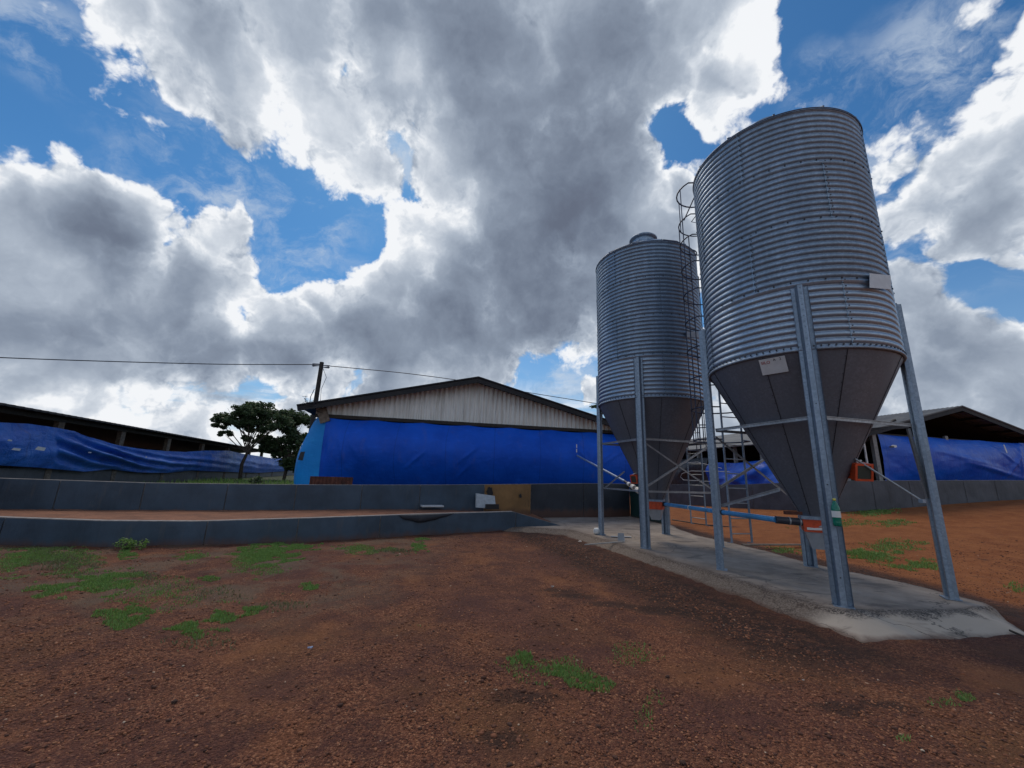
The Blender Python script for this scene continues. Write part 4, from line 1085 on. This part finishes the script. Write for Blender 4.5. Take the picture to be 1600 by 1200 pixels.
# white pipe frame lying over the dark curtain in the passage
o=thing('pipe_frame',tuple(sidep(1100,745,1.0)),'white bent pipe frame standing before the dark curtain between the silos','pipe')
m=MB(); P=[sidep(px,py,.9) for px,py in ((1140,737),(1080,736),(1066,740),(1063,745),(1068,750),(1120,753))]; m.tube(P,.02,8); P=[sidep(px,py,.9) for px,py in ((1128,732),(1090,722),(1062,724),(1050,735))]; m.tube(P,.015,8); m.build('pipe','grey_plate',o)
# ---------------------------------------------------------------- bottle wedged in the leg
bp=Vector(aty(1304,822,5.2)); lg=legR[0]; radv=Vector((math.cos(PHI),math.sin(PHI),0)); tnv=Vector((-radv.y,radv.x,0))
zb=1.5+ (aty(1304,821,lg.y-.05)[2]-1.5)
bc=lg+radv*.125+tnv*.045+Z*float(zb)
bo=thing('bottle',tuple(bc),'green plastic drink bottle with yellow cap stuck in the front leg of the nearer silo','bottle')
sc=.83
MB().lathe(tuple(bc),[(.0,.0),(.036,.0),(.046,.012),(.047,.05),(.044,.07),(.047,.09),(.047,.20),(.045,.235),(.033,.275),(.018,.305),(.015,.325),(.015,.335)],28).build('bottle_body','green_plastic',bo)
MB().lathe(tuple(bc),[(.0485,.11),(.0485,.19)],28).build('label_wrap','white_plastic',bo)
MB().lathe(tuple(bc),[(.017,.318),(.018,.318),(.018,.345),(.0,.347)],20).build('cap','yellow_cap',bo)
print('bottle',bc, 'leg',lg)
# ---------------------------------------------------------------- pole and lines
pt=Vector(aty(503,566,22.0)); pb=Vector(aty(497,625,22.0)); pole_x=pt.x
po=thing('utility_pole',(pt.x-.05,22,.4),'dark timber power pole rising behind the left eave of the central shed','pole')
MB().tube([(pt.x-.1,22,.4),(pt.x,22,pt.z)],[.15,.11],12).build('pole_shaft','wood_dark',po)
m=MB()
for sg,zz in((-1,-.22),(1,-.30),(-1,-.12),(1,-.2)): m.tube([(pt.x+.1*sg,21.95,pt.z+zz),(pt.x+.45*sg,21.95,pt.z+zz-.02),(pt.x+.5*sg,21.95,pt.z+zz)],[.02,.05,.02],8)
m.build('insulator','dark_steel',po)
MB().tube([(pt.x+.12,21.9,pt.z-.3),(pt.x+.42,21.9,pt.z-.9),(pt.x+.22,21.9,pt.z-1.6),(pt.x+.3,21.9,pt.z-2.6)],.012,5).build('drop_wire','cable',po)
MB().tube([(pt.x-.16,21.9,pt.z-1.6),(pt.x-.3,21.9,pt.z-2.0),(pt.x-.32,21.9,pt.z-2.9)],.02,5).build('drop_wire','cable',po)
def wire(pxs,ys_,label,r=.022):
    P=[Vector(aty(p[0],p[1],y)) for p,y in zip(pxs,ys_)]
    dense=[]
    for i in range(61):
        s=i/60*(len(P)-1); k=min(int(s),len(P)-2); f=s-k
        def cr_(p0,p1,p2,p3,t): return .5*((2*p1)+(p2-p0)*t+(2*p0-5*p1+4*p2-p3)*t*t+(3*p1-p0-3*p2+p3)*t**3)
        dense.append(cr_(P[max(k-1,0)],P[k],P[k+1],P[min(k+2,len(P)-1)],f))
    o=MB().tube(dense,r,6).build('power_cable','cable',None,org=tuple(dense[0])); tag(o,label,'cable')
wire([(-60,556),(60,561),(200,565.5),(340,569),(430,569.5),(500,569.5)],[15.5,17,18.6,20.2,21.2,21.95],'power cable running from the left edge of the photo to the timber pole')
wire([(505,571),(560,576),(640,584),(735,597),(830,614),(940,632),(1010,646)],[21.95,22.6,23.6,24.8,26,27.4,28.4],'power cable dropping right from the timber pole behind the shed ridge')
# ---------------------------------------------------------------- trees
def leaf_cloud(mb,tints,centers,n,size,rng,flat=.6):
    for k in range(n):
        c_,r=centers[rng.randrange(len(centers))]
        d=Vector((rng.gauss(0,1),rng.gauss(0,1),rng.gauss(0,1)*flat)); d=d.normalized()*r*rng.random()**.45; d.z*=flat
        p=c_+d; u=Vector((rng.uniform(-1,1),rng.uniform(-1,1),rng.uniform(-.4,.4))).normalized(); v=u.cross(Vector((rng.uniform(-1,1),rng.uniform(-1,1),rng.uniform(-1,1)))).normalized()
        s=size*rng.uniform(.6,1.4); mb.add([p-u*s,p+v*s*.5,p+u*s,p-v*s*.5],[(0,1,2,3)]); t_=rng.random(); tints+= [t_]*4
def tree(name,label,base,trunk_pts,rad,clumps,n,size,seed,flat=.6,limbs=True):
    rng=random.Random(seed); o=thing(name,tuple(base),label,'tree')
    m=MB(); m.tube(trunk_pts,rad,9); 
    tipi=trunk_pts[-1]
    if limbs:
        for c_,r in clumps:
            st=trunk_pts[-1] if rng.random()<.6 else trunk_pts[-2]; mid=st.lerp(c_,.5)+Vector((rng.uniform(-.15,.15),rng.uniform(-.15,.15),rng.uniform(-.1,.3)))
            m.tube([st,mid,c_],[rad[-1]*.6,rad[-1]*.4,rad[-1]*.15],6)
            for _ in range(2):
                e_=c_+Vector((rng.uniform(-1,1),rng.uniform(-1,1),rng.uniform(-.3,.5)))*r*.7; m.tube([mid,e_],[rad[-1]*.28,rad[-1]*.1],5)
    m.build('trunk','bark',o)
    m=MB(); tn=[]
    sub=[]
    for c_,r in clumps:
        for _ in range(7):
            sub.append((c_+Vector((rng.uniform(-1,1),rng.uniform(-1,1),rng.uniform(-.5,.5)))*r*.85,r*.38))
    leaf_cloud(m,tn,sub,n,size,rng,flat); m.build('crown','tree_leaf',o,tint=tn)
TY=31
tp=lambda px,py,dy=0: Vector(aty(px,py,TY+dy))
cl=[(tp(350,650),1.0),(tp(345,662,.6),.7),(tp(368,645),.9),(tp(385,642,-.5),1.1),(tp(402,636),1.0),(tp(412,640,.8),1.1),(tp(392,655,.5),1.0),(tp(425,650),1.1),(tp(372,660,-.6),.8),(tp(408,664,.3),.9),(tp(440,660,-.4),1.0),(tp(352,678,.3),.45),(tp(395,668,.8),.9),(tp(425,672,.8),1.0),(tp(412,684,1),.8),(tp(385,684,.2),.45)]
tree('acacia_tree','flat topped thin tree with a leaning bare trunk behind the low left shed',aty(374,752,TY),[Vector(aty(374,754,TY)),tp(378,725),tp(386,708),tp(396,695)],[.14,.12,.10,.08],cl,20000,.10,3,.72)
cl=[(tp(445,648,2),1.2),(tp(455,660,2),1.4),(tp(466,662,2.5),1.2),(tp(450,680,2),1.3),(tp(436,690,2),1.2),(tp(462,700,2),1.3),(tp(440,706,2),1.2),(tp(425,696,2),.9),(tp(455,718,2),1.3),(tp(446,726,2),1.0),(tp(470,685,2),1.2),(tp(418,700,2),.6)]
tree('leafy_tree','denser dark green tree squeezed between the thin tree and the blue curtain',aty(443,752,TY+1.5),[Vector(aty(443,752,TY+1.5)),tp(450,722,1.7),tp(455,700,2)],[.13,.11,.1],cl,15000,.12,5,.8)
tr=[(Vector(aty(935,634,60)),1.0),(Vector(aty(945,637,60)),1.0)]
tree('leafy_tree','tiny far treetop peeping over the right roof slope of the central shed',(8,60,.4),[Vector((11.2,60,.4)),Vector(aty(940,650,60))],[.3,.2],tr,500,.2,8,.6)
# shrubs in the back yard
def shrub(px,py,Y,r,seed,label,mtl='tree_leaf'):
    rng=random.Random(seed); c_=Vector(aty(px,py,Y)); o=thing('shrub',(c_.x,c_.y,.4),label,'shrub'); m=MB(); tn=[]; sub=[(c_+Vector((rng.uniform(-1,1),rng.uniform(-1,1),rng.uniform(-.5,.5)))*r*.8,r*.5) for _ in range(8)]
    leaf_cloud(m,tn,sub,900,.07,rng,.7); m.build('foliage',mtl,o,tint=tn)
    m=MB(); [m.tube([(c_.x,c_.y,.3),tuple(s_[0])],[.02,.008],5) for s_ in sub]; m.build('stem','bark',o)
shrub(401,752,24,.45,1,'small rounded bush on the grass behind the boundary wall')
# distant tree belt seen between roofs: low far vegetation
rng=random.Random(11); m=MB(); tn=[]; cc_=[(Vector((x_+rng.uniform(-3,3),rng.uniform(150,190),rng.uniform(1,4.2))),rng.uniform(2.5,4)) for x_ in range(-160,260,5)]
leaf_cloud(m,tn,cc_,9000,.9,rng,.6); tag(m.build('far_woodland','tree_leaf',None,tint=tn),'far dark belt of trees on the horizon beyond the sheds','woodland',kind='stuff')
# ---------------------------------------------------------------- grass, weeds
def gpt(px,py): return atz(px,py,G0)
PATCH=[(65,866,45,12,1),(20,880,50,22,.35),(150,915,58,16,1),(80,922,45,14,.9),(190,900,35,12,.8),(200,866,16,10,.8),(110,895,45,12,.3),(197,962,50,19,1.2),(290,980,48,14,1.1),(345,962,50,18,1.2),(395,950,25,12,1.),
 (420,866,55,16,1.1),(470,852,40,7,.9),(325,901,20,9,.6),(300,870,30,10,.35),(487,918,20,10,1.1),(660,852,16,12,.7),(560,858,60,7,.3),(820,1027,40,13,1.3),(880,1056,35,14,1.2),(930,1070,38,16,1.2),(870,1045,90,30,.25),(975,1025,60,25,.15),
 (1505,1097,20,14,1.1),(1480,1100,28,12,.3),(90,872,80,20,.3),(1010,1110,40,30,.12),(395,880,60,20,.25),(1410,1160,12,6,.5),(250,930,120,30,.12),(650,975,12,5,.3)]
def grassmesh(patches,seed,dens,ht,zf,ground=atz,zz=G0):
    rng=np.random.RandomState(seed); m=MB(); tn=[]
    for (px,py,rx,ry,k) in patches:
        c_=ground(px,py,zz); ex=np.linalg.norm(ground(px+rx,py,zz)-c_); e1=ground(px,py-ry,zz); e2=ground(px,py+ry,zz); ey=abs(e1[1]-e2[1])/2; cy=(e1[1]+e2[1])/2
        sc=c_[0]/c_[1]
        n=int(dens*ex*ey*k*3.14); n=min(n,26000)
        a=rng.rand(n)*6.283; rr=rng.rand(n)**.62
        X=rr*np.cos(a)*ex; Yy=rr*np.sin(a)*ey
        Yw=cy+Yy; Xw=c_[0]+X+sc*(Yw-c_[1])
        msk=vn(Xw*5+seed,Yw*5)+.5*vn(Xw*13,Yw*13)>(-.16+(rr-.45)*.75)
        Xw=Xw[msk];Yw=Yw[msk]
        for x,y in zip(Xw,Yw):
            z=zf(x,y); d=rng.rand()*6.283; h=ht*(.35+rng.rand()); w_=.0026+.0025*rng.rand()+.0006*y; lx=math.cos(d)*h*rng.rand()*1.1; ly=math.sin(d)*h*rng.rand()*1.1
            wx=-math.sin(d)*w_; wy=math.cos(d)*w_
            m.add([(x-wx,y-wy,z-.004),(x+wx,y+wy,z-.004),(x+lx,y+ly,z+h)],[(0,1,2)]); t_=rng.rand(); tn+=[t_,t_,t_]
    return m,tn
zf=lambda x,y: float(terrain(x,y))
m,tn=grassmesh([(a_0,b_0,c_0*1.15,d_0*1.15,e_0*.8) for a_0,b_0,c_0,d_0,e_0 in PATCH],1,9000,.022,zf); tag(m.build('grass','grass_blade',None,tint=tn),'short green grass growing in patches on the red gravel','grass',kind='stuff')
DRY=[(90,880,90,24,.5),(60,860,70,10,.6),(230,905,60,22,.3),(330,925,90,22,.22),(300,1000,90,16,.3),(440,940,50,18,.3),(620,860,40,8,.5)]
m,tn=grassmesh(DRY,4,2600,.03,zf); tag(m.build('dry_grass','dry_grass',None,tint=tn),'thin dry grass among the green patches at left','grass',kind='stuff')
zr=lambda x,y: float(terrain(x,y))
RG=[(1370,873,45,9,1.0),(1430,886,45,8,.9),(1395,862,50,8,.5),(1340,868,25,8,.8),(1225,862,35,9,.35),(1300,835,60,5,.3),(1370,828,35,5,.4),(1400,840,30,4,.5),(1500,800,40,5,.4),(1560,796,25,4,.4),(1590,920,20,8,.4),(1480,815,80,5,.15)]
m,tn=grassmesh(RG,6,1500,.05,zr); tag(m.build('grass','grass_blade',None,tint=tn),'green grass along the edge of the orange yard at right','grass',kind='stuff')
# tall grass behind the boundary wall
rng=np.random.RandomState(9); m=MB(); tn=[]
for _ in range(9000):
    s=rng.rand(); d=1+rng.rand()**1.5*18; a=interp([(x,y) for x,y in UW],.1+.55*s); x=a[0]-.25*d+d*a[0]*.02; y=a[1]+.15+d; h=.10+.22*rng.rand(); w_=.012+.001*d
    an=rng.rand()*6.28; wx=math.cos(an)*w_; wy=math.sin(an)*w_; z=.36+min(d,20)*.008
    m.add([(x-wx,y-wy,z),(x+wx,y+wy,z),(x+rng.randn()*.06,y+rng.randn()*.06,z+h)],[(0,1,2)]); t_=rng.rand(); tn+=[t_]*3
tag(m.build('grass','grass_blade',None,tint=tn),'tall grass in the yard behind the boundary wall at left','grass',kind='stuff')
# leafy weed at the foot of the retaining wall
wd=thing('weed',tuple(atz(200,858,G0)),'small upright leafy weed at the foot of the retaining wall on the left','weed'); c0=Vector(atz(200,858,G0)); rngw=random.Random(2)
m=MB(); tn=[]; sub=[(c0+Vector((rngw.uniform(-.22,.22),rngw.uniform(-.08,.08),rngw.uniform(.04,.20))),.08) for _ in range(9)]; leaf_cloud(m,tn,sub,420,.022,rngw,.8); m.build('foliage','grass_blade',wd,tint=tn)
m=MB(); [m.tube([tuple(c0+Vector((0,0,-.02))),tuple(s_[0])],[.005,.003],5) for s_ in sub]; m.build('stem','bark',wd)
# ---------------------------------------------------------------- gravel
ico=[]
ph=(1+5**.5)/2
IV=np.array([(-1,ph,0),(1,ph,0),(-1,-ph,0),(1,-ph,0),(0,-1,ph),(0,1,ph),(0,-1,-ph),(0,1,-ph),(ph,0,-1),(ph,0,1),(-ph,0,-1),(-ph,0,1)])/math.sqrt(1+ph*ph)
IF=np.array([(0,11,5),(0,5,1),(0,1,7),(0,7,10),(0,10,11),(1,5,9),(5,11,4),(11,10,2),(10,7,6),(7,1,8),(3,9,4),(3,4,2),(3,2,6),(3,6,8),(3,8,9),(4,9,5),(2,4,11),(6,2,10),(8,6,7),(9,8,1)])
rng=np.random.RandomState(12)
def stones(n,xf,size,name,label,dark=1.0):
    XY=xf(n); n=len(XY)
    z=terrain(XY[:,0],XY[:,1]); s=size*(.35+1.0*rng.rand(n)**2.2)*(1+.04*XY[:,1])
    an=rng.rand(n)*6.283; sx=1+.5*rng.rand(n); sz=.45+.35*rng.rand(n)
    base=IV[None]*(1+.22*rng.randn(n,12,1).clip(-1.5,1.5))
    X=base[:,:,0]*sx[:,None];Yv=base[:,:,1];Zv=base[:,:,2]*sz[:,None]
    xr=(X*np.cos(an)[:,None]-Yv*np.sin(an)[:,None])*s[:,None]+XY[:,0:1]; yr=(X*np.sin(an)[:,None]+Yv*np.cos(an)[:,None])*s[:,None]+XY[:,1:2]; zr_=Zv*s[:,None]+z[:,None]+s[:,None]*.15
    V=np.stack([xr,yr,zr_],-1).reshape(-1,3); F=(IF[None]+12*np.arange(n)[:,None,None]).reshape(-1,3)
    me=bpy.data.meshes.new(name); me.vertices.add(len(V)); me.vertices.foreach_set('co',V.ravel()); me.loops.add(len(F)*3); me.loops.foreach_set('vertex_index',F.ravel().astype(np.int32))
    me.polygons.add(len(F)); me.polygons.foreach_set('loop_start',np.arange(0,len(F)*3,3,dtype=np.int32)); me.polygons.foreach_set('loop_total',np.full(len(F),3,dtype=np.int32))
    me.update(calc_edges=True)
    tint=np.repeat(np.clip(rng.beta(2,2.2,n)*dark+(rng.rand(n)>.997)*.6,0,1),12).astype(np.float32)
    a=me.attributes.new('tint','FLOAT','POINT'); a.data.foreach_set('value',tint); me.materials.append(M['gravel_stone'])
    o=bpy.data.objects.new(name,me); C.objects.link(o); tag(o,label,'gravel',kind='stuff')
def pick(n):
    y=2.2+ (rng.rand(n)**1.7)*9.5; x=(rng.rand(n)*2-1)*(y*1.18+.4)
    k=~in_poly(x,y,shrink(SLAB,-.05))
    fwy=np.interp(x,[p[0] for p in FW],[p[1] for p in FW])
    k&=(y<fwy-.05)
    dens=vn(x*1.1,y*1.1)+.5*vn(x*3,y*3)+.35
    lefts=(x<-1.5)&(y>4.6); k&=(rng.rand(n)<np.where(lefts,.45,1)*np.clip(dens*1.6,.25,1))
    return np.stack([x[k],y[k]],1)
stones(95000,pick,.0072,'gravel','loose red brown laterite gravel covering the foreground')
def pick2(n):   # band of coarser dark gravel along the pad and in front of the low wall
    t_=rng.rand(n); y=4.2+8*t_; x=4.1-.33*(y-4)-np.abs(rng.randn(n))*.5-.1
    k=~in_poly(x,y,SLAB); fwy=np.interp(x,[p[0] for p in FW],[p[1] for p in FW]); k&=y<fwy-.05
    return np.stack([x[k],y[k]],1)
stones(9000,pick,.0125,'gravel','scattered bigger stones among the fine gravel',.8)
stones(15000,pick2,.011,'gravel','coarser dark gravel piled along the left edge of the concrete pad',.55)
# ---------------------------------------------------------------- loose items
fm=thing('foam_sheet',tuple(atz(760,794,.33)),'grey foam block leaning against the ochre wall panel on the terrace','foam sheet'); p,d=wallpt(760,785,UW); n=Vector((d.y,-d.x,0))
A_=Vector(aty(744,793,p.y-.55));B_=Vector(aty(775,795,p.y-.45)); u=(B_-A_); 
MB().prism([A_,A_+u,A_+u*.97+Z*.42+n*-.12,A_+u*.03+Z*.47+n*-.12],-n*.10).build('block','foam',fm)
MB().box(A_+u*.75-Z*-.07+n*.10,(.46,.12,.16),math.atan2(d.y,d.x)).build('dark_lid','black_plastic',fm)
w0=Vector(atz(675,793,.36)); wb=thing('board',tuple(w0),'thin white board lying flat on the orange terrace','board'); MB().box(w0+Z*.05,(.72,.35,.045),.38).build('board_sheet','board_white',wb)
jg=Vector(atz(935,835,0.0)); o=thing('jug',tuple(jg),'white plastic canister lying beside the left leg of the farther silo','canister')
ax=Vector((.95,.3,0)).normalized(); c_=jg+Z*.085
MB().tube([c_-ax*.12,c_-ax*.105,c_+ax*.08,c_+ax*.10],[.05,.085,.085,.05],18).build('canister_body','white_plastic',o); MB().tube([c_+ax*.10,c_+ax*.135],.035,12).build('cap','white_plastic',o)
b0=Vector(atz(968,842,.02)); o=thing('metal_offcut',tuple(b0),'folded grey metal offcut lying on the pad between the two left legs','scrap metal')
P=[Vector(atz(x_,y_,.015)) for x_,y_ in ((914,850),(974,847),(978,845),(940,847))]
m=MB(); m.bar(atz(914,851,.02),atz(975,846,.02),.03,.02); m.build('bar','brace_metal',o)
m=MB(); m.bar(atz(955,838,.02),atz(986,839,.02),.12,.012); m.build('plate','grey_plate',o)
A_=Vector(atz(971,845,.02)); m=MB(); m.prism([A_+Vector((-.09,0,0)),A_+Vector((.09,.02,0)),A_+Vector((.08,.06,.17)),A_+Vector((-.07,.04,.17))],(0,.01,0)); m.build('upright_plate','grey_plate',o)
def rock(px,py,s,label,mt='stone_white',zz=G0):
    c_=Vector(atz(px,py,zz)); rr=np.random.RandomState(int(px)); V=IV*(1+.25*rr.randn(12,1).clip(-1,1))*np.array([s,s*.7,s*.45])
    m=MB(); m.add((V+np.array(c_)+np.array([0,0,s*.25])).tolist(),IF.tolist()); o=m.build('stone',mt,None,org=tuple(c_)); tag(o,label,'stone')
rock(907,849,.10,'pale flat stone at the near left corner of the concrete pad')
rock(898,827,.06,'whitish stone where the retaining wall slopes down to the pad')
rock(1255,1063,.014,'small pale pebble in the gravel in front of the silos, nearest the wall side'); rock(1266,1104,.015,'small pale pebble in the near gravel, the nearer of two'); rock(1371,1130,.016,'larger tan pebble in the near gravel at right'); rock(863,917,.03,'pale stone in the middle of the gravel yard')
c_=Vector(atz(484,1017,G0)); o=MB(); o.box(c_+Z*.03,(.045,.02,.008),.6); o.box(c_+Z*.032+Vector((.012,-.01,0)),(.015,.03,.006),.2); tag(o.build('plastic_scrap','pale_pipe',None,org=tuple(c_)),'tiny pale blue plastic scrap on the red gravel at left','scrap')
st=MB(); p0=Vector(aty(1578,985,5.15)); p1=Vector(aty(1612,1003,4.9)); st.tube([p0,p0.lerp(p1,.5)+Z*.01,p1],[.012,.014,.01],7); tag(st.build('stick','bark',None,org=tuple(p0)),'dark stick lying at the right tip of the concrete pad','stick')
# planks lying on the soil behind the nearer silo
o=MB(); o.bar(atz(1160,851,-.06),atz(1262,851,-.06),.10,.03); tag(o.build('plank','wood_post',None,org=tuple(atz(1160,851,-.06))),'grey plank lying on the ground behind the nearer silo','plank')
o=MB(); o.tube([atz(1050,812,-.05),atz(1100,820,-.1),atz(1150,824,-.1),atz(1200,826,-.1)],.02,6); tag(o.build('hose','black_plastic',None,org=tuple(atz(1050,812,-.05))),'thin black hose along the edge of the orange yard','hose')
S.cycles.max_bounces=6; S.cycles.diffuse_bounces=3
